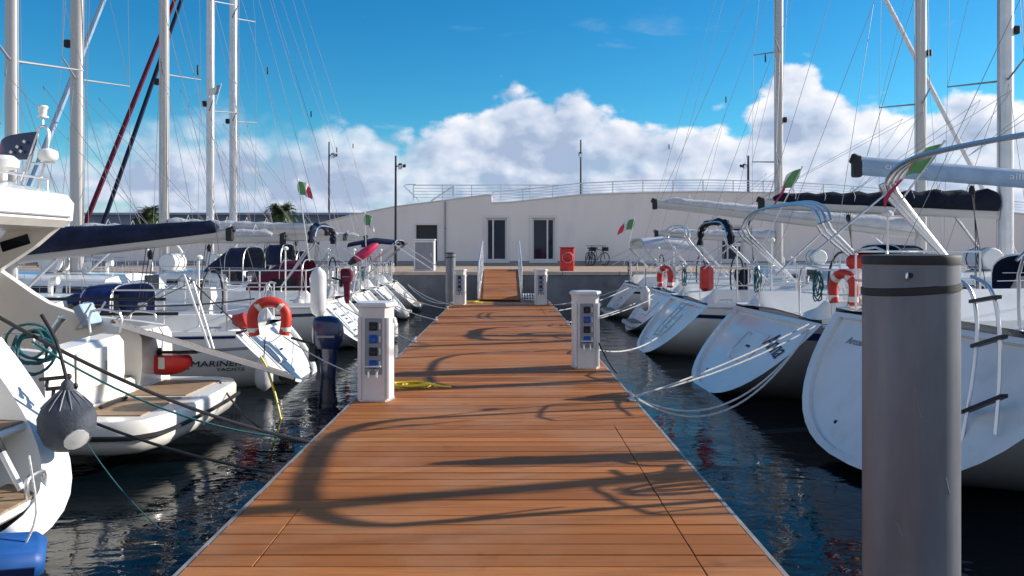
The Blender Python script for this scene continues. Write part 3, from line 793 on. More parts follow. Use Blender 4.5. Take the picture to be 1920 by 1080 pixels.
def sailboat(name, loc, rz, label, hull, o):
    """o: dictionary of options; the boat's x axis runs from stern to bow, z = 0 is the waterline"""
    r = empty(name, loc, label, o.get('cat', 'sailboat'), rz, o.get('group'))
    h = hull; fb = h.fb
    gel = o.get('gel', 'gel')
    rimmb, rec = h.transom(o.get('rim', .9), o.get('rdepth', .06))
    hm = h.mesh(); hm.v, hm.f, hm.mi
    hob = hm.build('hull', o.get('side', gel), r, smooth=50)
    rimmb.build('transom_rim', gel, hob, smooth=40)
    tr = rec.build('transom', o.get('trmat', gel), r)
    for (u0, u1, mname, nm) in o.get('bands', [(.86, .90, 'navygl', 'sheer_stripe')]):
        h.band(u0, u1).build(nm, mname, hob, smooth=40)
    h.band(0.30, 0.42, 0.03, .93, .004).build('waterline_paint', o.get('boot', 'navygl'), hob, smooth=40) if o.get('bootline') else None
    spec = dict(cw=h.B * .32, c1=h.sc + h.L * .30, r1=h.L * .74, rh=.42); spec.update(o.get('deck', {}))
    dk = h.deck(spec).build('deck', gel, r, smooth=35)
    c1 = spec['c1']
    # rubbing strake
    b = MB()
    for sd in (1, -1): b.tube([h.P(i / 24 * .985, 1, sd) + Vector((0, sd * .012, -.03)) for i in range(25)], .02, 5)
    b.build('rubbing_strake', o.get('strake', gel), hob, smooth=True)
    # side windows of the coachroof
    def roofpt(xe, sd, k):
        t = max(.02, (xe - h.sc * .0) / h.L); x_, pr = h.deck_prof(t, spec); p = pr[4].lerp(pr[5], .0); q = pr[3].lerp(pr[4], k)
        out = Vector((0, .008, .003)); q = q + out; return Vector((q.x, sd * q.y, q.z))
    for sd in (1, -1):
        for (a0, a1) in o.get('ports', [(.06, .20), (.24, .38), (.42, .58)]):
            xa = lerp(c1 + .3, spec['r1'] - .9, a0); xb = lerp(c1 + .3, spec['r1'] - .9, a1)
            b = MB(); n = 6
            b.loft([[roofpt(lerp(xa, xb, i / n), sd, .45), roofpt(lerp(xa, xb, i / n), sd, .85)] for i in range(n + 1)], closed=False)
            b.build('portlight', 'window', dk)
    # transom details
    og, up, fw = h.stern_frame(); dep = o.get('rdepth', .06)
    def T(y, v, out=.0): return og + up * v + Vector((0, y, 0)) + fw * (dep - out)
    TH = (Vector((h.sc, 0, fb)) - og).length
    rot = math.atan2(up.x, up.z)
    if o.get('hatch', True):
        b = MB(); c = T(o.get('hatch_y', 0), TH * .60, .012); b.box(c, (.022, .62, TH * .36), ry=rot, bev=.008); hb_ = b.build('transom_hatch', gel, r, smooth=True)
        b = MB(); c = T(o.get('hatch_y', 0), TH * .60, .03); b.box(c, (.02, .12, .03), ry=rot); b.build('latch', 'black', hb_)
    for y_, v_, r_ in ((-h.B * .17, .16, .028), (h.B * .15, .22, .02)):
        b = MB(); b.lathe([(r_, -.004), (r_, .004), (r_ * .6, .006)], c=T(y_, TH * v_, .003), n=10, R=(-fw).to_track_quat('Z', 'Y').to_matrix()); b.build('drain_outlet', 'black', tr)
    if o.get('step', True):
        b = MB(); w = h.B * .5 * h.stern * .50
        b.loft([[T(y, TH * .27, 0), T(y, TH * .27, .0) + Vector((-.28, 0, -.02)), T(y, TH * .20, 0) + Vector((-.25, 0, -.03)), T(y, TH * .17, 0)] for y in (-w, -w * .8, w * .8, w)], True, True)
        b.build('boarding_step', gel, r, smooth=True)
        b = MB(); c = T(0, TH * .27, 0) + Vector((-.135, 0, .0)); b.box(c, (.24, w * 1.6, .012), ry=-.07); b.build('step_pad', 'teak', r)
    if o.get('ladder'):
        ly, full = o['ladder']
        b = MB(); l0, l1 = (TH * .28, TH * 1.28) if full else (TH * .3, TH * .9)
        for s_ in (-.17, .17): b.tube([T(ly + s_, l0, .10), T(ly + s_, l1 * .5, .13), T(ly + s_, l1, .12), T(ly + s_ * .9, l1 + .06, .03)], .015, 6)
        lo = b.build('swim_ladder', 'steel', r, smooth=True)
        for k in range(4):
            b = MB(); b.box(T(ly, lerp(l0 + .04, l1 - .1, k / 3), .11), (.05, .34, .03), ry=rot, bev=.006); b.build('rung', 'black' if full else 'steel', lo)
    if o.get('handle'):
        b = MB(); y0 = o['handle']; b.tube([T(y0, TH * .45, .0), T(y0, TH * .45, .07), T(y0, TH * .72, .07), T(y0, TH * .72, .0)], .013, 6, smooth=3); b.build('grab_handle', 'steel', r, smooth=True)
    # pushpit
    w = h.hb(.02) - .10; z0 = fb + .04; ph = o.get('ph', .62)
    xa = h.sc + .12
    for sd in (1, -1):
        b = MB()
        b.tube([(xa + 1.6, sd * (w + .05), z0 + ph), (xa + .3, sd * w, z0 + ph), (xa, sd * (w - .12), z0 + ph), (xa - .04, sd * (w - .75), z0 + ph), (xa - .04, sd * (w - .80), z0)], .0135, 6, smooth=3)
        b.tube([(xa + 1.6, sd * (w + .05), z0 + ph * .5), (xa + .3, sd * w, z0 + ph * .5), (xa, sd * (w - .12), z0 + ph * .5), (xa - .04, sd * (w - .75), z0 + ph * .5)], .011, 6, smooth=3)
        for (x_, y_) in ((xa + .05, w - .05), (xa + .9, w + .02), (xa + 1.6, w + .05)): b.tube([(x_, sd * y_, z0 - .03), (x_, sd * y_, z0 + ph)], .0125, 6)
        b.build('pushpit', 'steel', r, smooth=True)
    # stanchions and lifelines
    NS = 7
    for sd in (1, -1):
        tt = [((xa + 1.6) / h.L) + (0.93 - (xa + 1.6) / h.L) * i / NS for i in range(NS + 1)]
        b = MB(); tops = []
        for i, t in enumerate(tt):
            p = h.P(t, 1, sd); p.y = sd * max(0.05, abs(p.y) - .06); tops.append(p)
            if 0 < i: b.tube([p + Vector((0, 0, .02)), p + Vector((0, 0, ph))], .0125, 5)
        b.build('stanchions', 'steel', r, smooth=True)
        b = MB()
        for hh in (ph, ph * .5): b.tube([p + Vector((0, 0, hh)) for p in tops], .0045, 4)
        b.build('lifeline', 'steel', r)
    b = MB(); pb = [h.P(t, 1, sd) for sd in (1, -1) for t in (.90, .96)]
    bow = h.P(.985, 1, 1)
    for hh in (ph, ph * .5): b.tube([pb[0] + Vector((0, -.05, hh)), pb[1] + Vector((0, -.02, hh)), (bow.x + .15, 0, bow.z + hh), pb[3] + Vector((0, .02, hh)), pb[2] + Vector((0, .05, hh))], .0135, 6, smooth=3)
    for p in pb: b.tube([p, p + Vector((0, 0, ph))], .0125, 5)
    b.build('pulpit', 'steel', r, smooth=True)
    # steering
    wx = h.sc + h.L * .075
    for wy in o.get('wheels', [0]):
        R = .46 if len(o.get('wheels', [0])) == 1 else .36
        zc = fb + .42
        b = MB(); b.tube([(wx, wy + R * math.cos(a), zc + R * math.sin(a)) for a in [i * PI / 12 for i in range(24)]], .017, 6, closed=True); wo2 = b.build('steering_wheel', 'black', r, smooth=True)
        b = MB()
        for i in range(6): a = i * PI / 3 + .3; b.tube([(wx, wy, zc), (wx, wy + R * math.cos(a), zc + R * math.sin(a))], .007, 5)
        b.build('spokes', 'steel', wo2)
        b = MB(); b.loft([[(wx + .10 + dx_, wy + dy_, z_) for dx_, dy_ in ((-s_, -s_), (s_, -s_), (s_, s_), (-s_, s_))] for s_, z_ in ((.12, fb - .4), (.08, fb + .30), (.13, fb + .46), (.11, fb + .60))], True, True)
        b.tube([(wx + .2, wy - .14, fb + .3), (wx + .2, wy - .14, fb + .72), (wx + .2, wy + .14, fb + .72), (wx + .2, wy + .14, fb + .3)], .012, 6)
        b.build('binnacle', o.get('binn', 'whitepl'), r, smooth=True)
    # winches
    for sd in (1, -1):
        for xx in (c1 - .5, c1 - 1.4):
            x_, pr = h.deck_prof(max(.02, (xx) / h.L), spec); p = pr[5]
            b = MB(); b.lathe([(.085, 0), (.085, .03), (.05, .05), (.045, .10), (.065, .14), (.065, .17), (.02, .18)], c=(p.x, sd * (p.y + .03), p.z - .01), n=10); b.build('winch', 'steel', dk, smooth=True)
    for sd in (1, -1):
        b = MB(); p = Vector((h.sc + .35, sd * (h.hb(.03) - .14), fb + .03)); b.tube([p + Vector((-.12, 0, .06)), p + Vector((.12, 0, .06))], .013, 5); b.tube([p + Vector((-.04, 0, 0)), p + Vector((-.04, 0, .06))], .012, 5); b.tube([p + Vector((.04, 0, 0)), p + Vector((.04, 0, .06))], .012, 5); b.build('cleat', 'steel', dk, smooth=True)
    # deck and stern gear
    rg = random.Random(int(abs(loc[1]) * 10)); rx_ = c1 + 1.6
    def dz(xe): return h.deck_prof(max(.02, xe / h.L), spec)[1][8].z
    if 'mast' in o:
        b = MB(); zc = dz(rx_ + .3); b.lathe([(.02, -.36), (.20, -.34), (.23, -.30), (.23, .30), (.20, .34), (.02, .36)], c=(rx_ + .3, 0, zc + .2), n=14, axis='y'); lr = b.build('life_raft_canister', 'whitepl', r, smooth=True)
        for y_ in (-.18, .18):
            b = MB(); b.lathe([(.236, -.015), (.236, .015)], c=(rx_ + .3, y_, zc + .2), n=14, axis='y'); b.build('strap', 'black', lr)
        for y_ in (-.45, .45):
            xx = rx_ - .5; b = MB(); zc = dz(xx) - .03; b.tube([(xx, y_, zc), (xx, y_, zc + .14), (xx - .03, y_, zc + .2), (xx - .12, y_, zc + .21)], [.04, .04, .055, .065], 8, smooth=3); b.build('vent_cowl', 'whitepl', dk, smooth=True)
        sd = rg.choice((-1, 1)); px_ = h.sc + .25; py_ = sd * (h.hb(.03) - .15)
        b = MB(); b.tube([(px_ + .3, -py_, fb + .1), (px_ + .3, -py_, fb + 1.05)], .014, 6); b.lathe([(.02, 0), (.055, .01), (.06, .045), (.03, .07)], c=(px_ + .3, -py_, fb + 1.04), n=12); b.build('antenna_post', 'whitepl', r, smooth=True)
        for k in range(3):
            cy = rg.uniform(-.8, .8) * h.hb(.05); cx = h.sc + .08; P = []
            for i in range(44):
                a = i * .6; P.append((cx + .03 * math.sin(i), cy + .09 * math.sin(a) * (1 + .3 * math.sin(i * .5)), fb + .46 + .17 * math.cos(a) * (1 + .2 * math.sin(i * .31))))
            if abs(cy) > .5: b = MB(); b.tube(P, .009, 5); b.build('rope_coil', rg.choice(('ropew', 'ropeb', 'ropeteal', 'ropew')), r, smooth=True)
        b = MB(); b.box((c1 - 1.1, 0, fb + .02), (.9, .5, .04), bev=.01); b.box((c1 - 1.1, 0, fb - .2), (.1, .1, .42)); b.build('cockpit_table', 'varn', r)
        b = MB(); b.box((c1 - .05, 0, fb + .28), (.04, .62, .5), bev=.01); b.build('companionway', 'window', dk)
    # mast and rig
    if 'mast' in o:
        m_ = o['mast']; mx, my = m_['x'], m_.get('y', 0); mh = m_.get('h', 16.0); mr = m_.get('r', .12)
        zb = fb + .3
        b = MB(); rings = []
        for z in (zb - .3, zb + mh * .8, zb + mh):
            k = 1 if z < zb + mh * .9 else .6
            rings.append([(mx + mr * 1.25 * k * math.cos(a), my + mr * .85 * k * math.sin(a), z) for a in [2 * PI * j / 14 for j in range(14)]])
        b.loft(rings, True, True); mo = b.build('mast', m_.get('mat', 'alu_w'), r, smooth=True)
        b = MB(); b.tube([(mx - mr * 1.3, my, zb + .6), (mx - mr * 1.3, my, zb + mh * .97)], .012, 4); b.build('sail_track', 'alu', mo)
        zs = m_.get('spr', [5.6, 9.6]); tips = {1: [], -1: []}
        for q, z in enumerate(zs):
            for sd in (1, -1):
                l = m_.get('sl', 1.25) * (1 - .12 * q); tip = Vector((mx - .45, my + sd * l, z + .12)); tips[sd].append(tip)
                b = MB(); b.tube([(mx, my + sd * mr * .6, z), tip], [.022, .014], 6); b.build('spreader', 'panel', mo, smooth=True)
        topz = zb + mh - .2
        for sd in (1, -1):
            cp = h.P((mx - .35) / h.L, 1, sd) + Vector((0, -sd * .12, 0))
            b = MB(); b.tube([cp] + tips[sd] + [(mx, my, topz)], .005, 4); b.build('shroud', 'wire', mo)
            b = MB(); b.tube([cp + Vector((-.25, 0, 0)), (mx, my + sd * .1, zs[0] - .1)], .006, 4); b.build('lower_shroud', 'wire', mo)
            if len(zs) > 1:
                b = MB(); b.tube([tips[sd][0], (mx, my + sd * .1, zs[1] - .1)], .005, 4); b.build('diagonal_stay', 'wire', mo)
        for k in range(m_.get('hal', 2)):
            a = random.uniform(-1, 1); b = MB(); b.tube([(mx - mr * 1.4 + .05 * a, my + mr * a, zb + .2), (mx + random.uniform(-.5, .4), my + random.uniform(-.7, .7), zb + mh * random.uniform(.55, .95))], .0055, 4); b.build('halyard', 'wire', mo)
        if m_.get('flag'):
            pass
        b = MB(); b.box((mx + mr * 1.3 + .05, my, zb + m_.get('lampz', 5.0)), (.12, .12, .16), bev=.02); b.build('deck_light', 'black', mo)
        bowp = h.P(.97, 1, 1); bp = Vector((bowp.x, my * 0, bowp.z + .1))
        tp0 = Vector((mx + mr, my, topz - .1))
        b = MB(); fm = m_.get('furl')
        tp = Vector((mx + mr, my, topz - .1))
        if 'stay' in m_: tp = Vector((mx + mr, my, m_['stay']))
        if fm: 
            d = tp - bp; b.tube([bp + d * .04, bp + d * .08, bp + d * .5, bp + d * .88, bp + d * .93], [.03, .075, .07, .05, .02], 8); ob = b.build('furled_sail', fm, mo, smooth=True)
            b = MB(); b.tube([bp, tp], .01, 4); b.lathe([(.02, 0), (.10, .01), (.10, .03), (.06, .05), (.06, .12), (.10, .14), (.02, .16)], c=bp + d * .015, n=10); b.build('furler_drum', 'black', ob, smooth=True)
        else: b.tube([bp, tp], .009, 4); b.build('forestay', 'wire', mo)
        st = m_.get('back', 'split'); sx = h.sc + .2
        if st == 'split':
            j = Vector((lerp(sx, mx, .22), my * .5, lerp(fb, topz, .26)))
            b = MB(); b.tube([j, tp0 - Vector((2 * mr, 0, 0))], .0045, 4)
            for sd in (1, -1): b.tube([(sx, sd * h.hb(0) * .75, fb + .05), j], .004, 4)
            b.build('backstay', 'wire', mo)
            b = MB(); b.lathe([(.008, -.08), (.016, -.06), (.016, .06), (.008, .08)], c=j + Vector((0, 0, .3)), n=8); b.build('insulator', 'black', mo, smooth=True)
        # boom
        if 'boom' in o:
            bo = o['boom']; bx_, bz_ = bo['end']; gz_ = bo['goose']; br = bo.get('r', .11)
            e_ = Vector((bx_, my + bo.get('y', 0), bz_)); gq = Vector((mx - mr * 1.3, my, gz_))
            b = MB(); b.loft([[c + Vector((0, .55 * br * math.cos(a), br * math.sin(a))) for a in [2 * PI * j / 12 for j in range(12)]] for c in (e_, e_.lerp(gq, .5), gq)], True, True)
            bob = b.build('boom', bo.get('bmat', 'alu_w'), r, smooth=True)
            b = MB(); b.box(e_ + Vector((-.05, 0, -.01)), (.12, br * 1.0, br * 2.3), bev=.02); b.box(e_ + Vector((-.08, 0, br * .7)), (.12, br * .6, br * 1.1), ry=.4, bev=.02); b.build('boom_end', 'black', bob, smooth=True)
            if bo.get('sail'):
                b = MB(); rings = []; n = 26; hgt0, hgt1 = bo.get('sh', (.22, .42))
                for i in range(n + 1):
                    t = i / n; c = e_.lerp(gq, .04 + .95 * t); hh = lerp(hgt0, hgt1, t ** 1.3) * (1 + bo.get('lump', 1) * (.07 * math.sin(i * 2.1) + .05 * random.uniform(-1, 1))); ww = lerp(.10, .19, t) * (1 + .1 * random.uniform(-1, 1))
                    if i == 0: hh *= .6; ww *= .6
                    ring = []
                    for j in range(12):
                        a = 2 * PI * j / 12; sn = math.sin(a); ring.append(c + Vector((0, ww * math.cos(a) * (1 - .35 * max(0, sn)), br * .75 + hh * .5 * (1 + sn) - .05)))
                    rings.append(ring)
                b.loft(rings, True, True); so_ = b.build('sail_cover', bo['sail'], bob, smooth=60)
                b = MB()
                for i in (range(1, 8) if bo.get('lump', 1) == 1 else ()):
                    c = e_.lerp(gq, i / 8); hh = lerp(hgt0, hgt1, (i / 8) ** 1.3) + .02
                    b.tube([c + Vector((0, .12, br)), c + Vector((0, .16, br + hh * .35)), c + Vector((0, 0, br + hh)), c + Vector((0, -.16, br + hh * .35)), c + Vector((0, -.12, br))], .006, 4)
                if b.v: b.build('sail_tie', 'ropew', bob)
            b = MB(); b.tube([e_ + Vector((.1, 0, br)), (mx, my, topz)], .005, 4); b.build('topping_lift', 'wire', bob)
            for f_ in (.35, .7):
                p_ = e_.lerp(gq, f_)
                for sd in (1, -1):
                    b = MB(); b.tube([p_ + Vector((0, 0, br * 2)), (mx - .2, my + sd * .5, zs[0] - .3)], .004, 4); b.build('lazy_jack', 'wire', bob)
            p_ = e_.lerp(gq, bo.get('sheet', .35)); fl = Vector((p_.x + .2, 0, fb + .25))
            b = MB()
            for k in range(3): b.tube([p_ + Vector((.05 * k, .03 * (k - 1), -br)), fl + Vector((0, .12 * (k - 1), 0))], .007, 4)
            for c_ in (p_ + Vector((.05, 0, -br - .1)), fl + Vector((0, 0, .06))): b.ell(c_, (.05, .03, .08), 8, 5)
            b.build('mainsheet', 'ropeb', bob, smooth=True)
            b = MB(); b.tube([e_.lerp(gq, .82) + Vector((0, 0, -br)), (mx - .15, my, fb + .5)], .028, 6); b.build('vang', 'alu', bob, smooth=True)
    # bimini frame
    if 'bim' in o:
        q = o['bim']; w = q.get('w', h.B * .36)
        bfr = None
        for k in range(q.get('n', 3)):
            x_ = q['x'] + k * q.get('dx', .09); zt = q['zt'] - k * q.get('dzt', .05); zs_ = q['z'] - k * q.get('dz', .03)
            b = MB(); b.tube(arch(x_, w, zs_, zt, x0=q['xb'], z0=q['zb']), q.get('r', .0155), 6, smooth=2)
            bb = b.build('bimini_hoop', 'steel', r, smooth=True)
        for sd in (1, -1):
            b = MB(); b.tube([(q['x'], sd * w, q['z']), (q.get('xf', q['x'] - .9), sd * w * 1.05, fb + .6)], .012, 6); b.build('bimini_brace', 'steel', r, smooth=True)
            b = MB(); b.tube([(q['xb'], sd * w, q['zb']), (q['xb'], sd * w * 1.02, fb + .05)], .0135, 6); b.build('bimini_leg', 'steel', r, smooth=True)
        if q.get('roll'):
            b = MB(); P = [Vector(p) for p in arch(q['x'] + .08, w * 1.0, q['z'], q['zt'] + .0)]
            b.tube(P, [.06 + .02 * math.sin(i * 1.7) for i in range(28)], 8, smooth=2); b.build('rolled_bimini', q['roll'], r, smooth=True)
        if q.get('cloth'):
            b = MB(); a1 = [Vector(p) for p in arch(q['x'], w, q['z'], q['zt'])]; x2 = q['x'] + q.get('len', 1.5)
            mid = [Vector((p.x + q.get('len', 1.5) / 2, p.y, p.z + .06)) for p in a1]; a2 = [Vector((x2, p.y, p.z - .05)) for p in a1]
            up2 = Vector((0, 0, .012))
            b.loft([a1, mid, a2, [p - up2 for p in a2], [p - up2 for p in mid], [p - up2 for p in a1], a1], closed=False); b.build('bimini_cloth', q['cloth'], r, smooth=True)
    # spray hood over the companionway
    if 'hood' in o:
        q = o['hood']; w = q.get('w', h.B * .27); x0 = q.get('x', c1 - .15); zz = fb + .05; H = q.get('h', 1.15)
        secs = []
        for (dx_, hh, ww) in ((0, H, w), (.45, H * .97, w * .97), (.95, H * .62, w * .85), (1.15, H * .40, w * .8)):
            secs.append([(x0 + dx_, p[1], p[2]) for p in arch(0, ww, zz + hh * .55, zz + hh, x0=0, z0=zz)])
        inn = [[(p[0], p[1] * .985, p[2] - .015) for p in s_] for s_ in secs]
        b = MB(); b.loft(secs + inn[::-1] + [secs[0]], closed=False); ho = b.build('sprayhood', q['mat'], r, smooth=60)
        b = MB(); b.tube(secs[0], .014, 6); b.tube([(p[0], p[1], p[2] + .008) for p in secs[1]], .010, 5); b.build('hood_frame', 'steel', ho, smooth=True)
        if q.get('win', True):
            for sd in (1, -1):
                b = MB(); b.box((x0 + .35, sd * (w + .004), zz + H * .36), (.5, .012, .26), bev=.003); b.build('hood_window', 'window', ho)
    return r

def flag(root, base, tip, w, hh, seed=0, cols=('green', 'flagw', 'flagr'), droop=.5, dirv=(-1, 0, 0)):
    """staff with a drooping tricolour, both children of root"""
    base, tip = Vector(base), Vector(tip)
    b = MB(); b.tube([base, tip], .011, 5); b.ell(tip, (.018, .018, .018), 6, 4); st = b.build('flag_staff', 'whitepl', root, smooth=True)
    d = (base - tip).normalized(); dv = Vector(dirv).normalized(); n, m = 15, 6; rnd = random.Random(seed)
    b = MB(); grid = []
    for i in range(n + 1):
        u = i / n; col = []
        for j in range(m + 1):
            v = j / m
            p = tip + d * (.03 + hh * v) + dv * w * u * (1 - droop * .45 * u) + Vector((0, 0, -1)) * w * u * u * droop * .8 + Vector((0, 1, 0)) * .06 * math.sin(u * 7 + v * 2.2 + seed) * u + Vector((1, 0, 0)) * .03 * math.sin(u * 9 + v * 3)
            col.append(p)
        grid.append(col)
    for i in range(n):
        b.cur = min(2, int(3 * (i + .5) / n))
        for j in range(m): b.add([grid[i][j], grid[i + 1][j], grid[i + 1][j + 1], grid[i][j + 1]], [(0, 1, 2, 3)])
    f = b.build('flag', list(cols), st, smooth=60)
    return f
def wpt(root_loc, rz, P):     # world point -> boat coordinates
    v = Vector(P) - Vector(root_loc); c, s_ = math.cos(-rz), math.sin(-rz)
    return Vector((v.x * c - v.y * s_, v.x * s_ + v.y * c, v.z))

# ---- right row, bows pointing away from the pontoon (+x)
def wz(z): return z - WZ     # height above deck level -> above waterline
# A: nearest on the right
A = Hull(L=13.5, B=4.1, fb=1.28, sc=.85, stern=.84, kz=.08, e=.8)
la = (3.0, 6.95, WZ); ra = math.radians(7)
bA = sailboat('sailing_yacht', la, ra, 'large white yacht behind the foreground pile, nearest of the right row', A,
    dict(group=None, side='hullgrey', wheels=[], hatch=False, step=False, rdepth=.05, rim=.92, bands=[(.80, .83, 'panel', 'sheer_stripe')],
         mast=dict(x=7.2, h=17, r=.10, spr=[6.4, 10.5], back='split', lampz=6), boom=dict(end=(2.6, wz(2.5)), goose=wz(2.2), r=.12, sail='greycanvas'),
         bim=dict(x=1.22, z=wz(2.10), zt=wz(2.46), xb=2.0, zb=wz(1.35), w=1.38, n=3, dx=.065, dzt=-.012, dz=-.012, r=.028, xf=.4)))
# B
B = Hull(L=13.5, B=3.9, fb=1.05, sc=1.05, stern=.84, kz=-.02, e=.8)
lb = (2.78, 11.35, WZ); rb = math.radians(2)
bB = sailboat('sailing_yacht', lb, rb, 'white yacht with dark handwritten name on its transom and bare steel hoops', B,
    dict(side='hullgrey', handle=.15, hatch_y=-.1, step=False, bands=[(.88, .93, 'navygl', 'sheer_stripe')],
         mast=dict(x=7.0, h=17, r=.10, spr=[5.6, 9.8], mat='alu', back='split'), boom=dict(end=(2.32, wz(2.72)), goose=wz(2.38), r=.135, bmat='bluegrey'),
         bim=dict(x=1.1, z=wz(1.72), zt=wz(2.13), xb=2.0, zb=wz(1.0), w=1.5, n=3, dx=.065, dzt=-.02, dz=-.02, r=.018, xf=.5), hood=dict(mat='navy', h=.8)))
# C
Ch = Hull(L=13.0, B=3.9, fb=.98, sc=.95, stern=.8, kz=-.02, e=.85)
lc = (2.62, 15.6, WZ)
bC = sailboat('sailing_yacht', lc, 0, 'white yacht with rolled dark bimini and long dark sail cover, third of the right row', Ch,
    dict(ladder=(-.3, False), wheels=[0], binn='black_canvas', step=False,
         mast=dict(x=7.2, h=17, r=.117, spr=[5.3, 9.8], mat='alu'), boom=dict(end=(2.45, wz(2.42)), goose=wz(2.22), r=.11, sail='black_canvas', sh=(.2, .46)),
         bim=dict(x=1.4, z=wz(1.62), zt=wz(2.06), xb=2.2, zb=wz(.9), w=1.15, n=2, roll='black_canvas'), hood=dict(mat='black_canvas', h=1.05)))
# D
Dh = Hull(L=12.5, B=3.7, fb=.95, sc=.9, stern=.78, kz=0.0, e=.85)
ld = (3.0, 19.7, WZ)
bD = sailboat('sailing_yacht', ld, 0, 'white yacht with pale grey covered boom, fourth of the right row', Dh,
    dict(wheels=[0], mast=dict(x=7.3, h=17, r=.106, spr=[5.6, 9.8], mat='alu_w', lampz=5.6), boom=dict(end=(.75, wz(2.66)), goose=wz(1.9), r=.11, sail='greycanvas', sh=(.18, .34)),
         bim=dict(x=1.2, z=wz(1.75), zt=wz(2.12), xb=1.9, zb=wz(1.0), w=1.2, n=2)))
# E
Eh = Hull(L=12.0, B=3.6, fb=.95, sc=.8, stern=.78, kz=0.0)
le = (2.95, 23.7, WZ)
bE = sailboat('sailing_yacht', le, 0, 'white yacht with pale fabric bimini, farthest of the right row by the quay', Eh,
    dict(mast=dict(x=5.2, h=14.5, r=.10, spr=[4.6, 7.9], mat='alu_w', furl='sail', lampz=4.6, sl=1.1), boom=dict(end=(1.6, wz(2.0)), goose=wz(1.8), r=.1, sail='greycanvas', sh=(.14, .28)),
         bim=dict(x=.95, z=wz(1.55), zt=wz(1.86), xb=1.6, zb=wz(.9), w=1.25, n=2, cloth='greycanvas', len=1.4)))
# ---- left row, bows pointing to -x (rotation pi)
L2 = Hull(L=10.5, B=3.4, fb=.78, sc=.75, stern=.74, kz=-.05, e=.8)
l2 = (-3.0, 12.3, WZ)
b2 = sailboat('sailing_yacht', l2, PI, 'white yacht with dark lettering on its side, navy boom cover and blue sprayhood', L2,
    dict(strake='navygl', bands=[(.84, .87, 'panel', 'sheer_stripe')], wheels=[0], step=False, handle=.5, hatch=True,
         deck=dict(rh=.36, c1=3.2), ph=.58,
         mast=dict(x=4.65, h=14, r=.078, spr=[4.9, 8.6], mat='alu_w', lampz=5.0), boom=dict(end=(1.32, wz(1.76)), goose=wz(1.38), r=.09, sail='navy', sh=(.22, .46), lump=.2),
         hood=dict(mat='blue', x=2.75, h=.62, w=.75)))
L3 = Hull(L=12.5, B=3.9, fb=.92, sc=.85, stern=.78)
l3 = (-2.75, 16.4, WZ)
b3 = sailboat('sailing_yacht', l3, PI, 'white yacht with maroon sprayhood and thick pale mast, behind the lettered one', L3,
    dict(ladder=(0, False), bim=dict(x=.95, z=wz(1.65), zt=wz(2.0), xb=1.6, zb=wz(.8), w=1.0, n=2, roll='navy'),
         mast=dict(x=6.1, h=17, r=.108, spr=[5.5, 10], mat='alu_w', sl=1.35), boom=dict(end=(1.9, wz(1.75)), goose=wz(1.75), r=.1, sail='greycanvas', sh=(.16, .3)), hood=dict(mat='maroon', x=1.3, h=.8, w=.62)))
L4 = Hull(L=9.4, B=3.3, fb=.9, sc=.8, stern=.78)
l4 = (-2.85, 20.0, WZ)
b4 = sailboat('sailing_yacht', l4, PI, 'white yacht with flat navy bimini cloth and pale blue furled headsail', L4,
    dict(bim=dict(x=-.2, z=wz(1.64), zt=wz(1.76), xb=.9, zb=wz(.8), w=.95, n=2, cloth='navy', len=1.15),
         mast=dict(x=5.75, h=16, r=.096, spr=[6.4, 10], mat='alu_w', furl='bluegrey', stay=wz(11.4)), boom=dict(end=(1.7, wz(2.0)), goose=wz(2.0), r=.1, sail='greycanvas', sh=(.16, .3)), hood=dict(mat='navy', h=1.1)))
L5 = Hull(L=9.3, B=2.9, fb=.9, sc=.85, stern=.74)
l5 = (-2.8, 23.0, WZ)
b5 = sailboat('sailing_yacht', l5, PI, 'white yacht with dark red furled headsail, second from the quay in the left row', L5,
    dict(mast=dict(x=5.75, h=14, r=.09, spr=[6.0, 9.2], mat='alu', furl='maroon', stay=wz(11.1), sl=1.0), boom=dict(end=(1.9, wz(1.9)), goose=wz(1.9), r=.09, sail='greycanvas', sh=(.16, .3)), hood=dict(mat='navy', h=1.2)))
L6 = Hull(L=10.4, B=2.9, fb=.9, sc=.95, stern=.74)
l6 = (-2.75, 26.1, WZ)
b6 = sailboat('sailing_yacht', l6, PI, 'white yacht with navy furled headsail, farthest of the left row beside the quay', L6,
    dict(mast=dict(x=6.2, h=16, r=.1, spr=[6.2, 9.6], mat='alu', furl='navy', stay=wz(14.3), sl=1.0), boom=dict(end=(1.9, wz(1.9)), goose=wz(1.9), r=.09, sail='greycanvas', sh=(.16, .3)), hood=dict(mat='navy', h=1.0)))
# L0: nearest on the left, deep sugar scoop
L0 = Hull(L=11.5, B=3.3, fb=1.36, sc=.85, stern=.9, kz=.33, e=.62, g=1.1)
l0 = (-2.60, 3.95, WZ)
b0 = sailboat('sailing_yacht', l0, PI, 'white boat with open scooped stern at the left edge, nearest of the left row', L0,
    dict(rim=.80, rdepth=.30, hatch=False, step=False, wheels=[], trmat='gel', ph=.5, bands=[(.9, .93, 'panel', 'sheer_stripe')]))
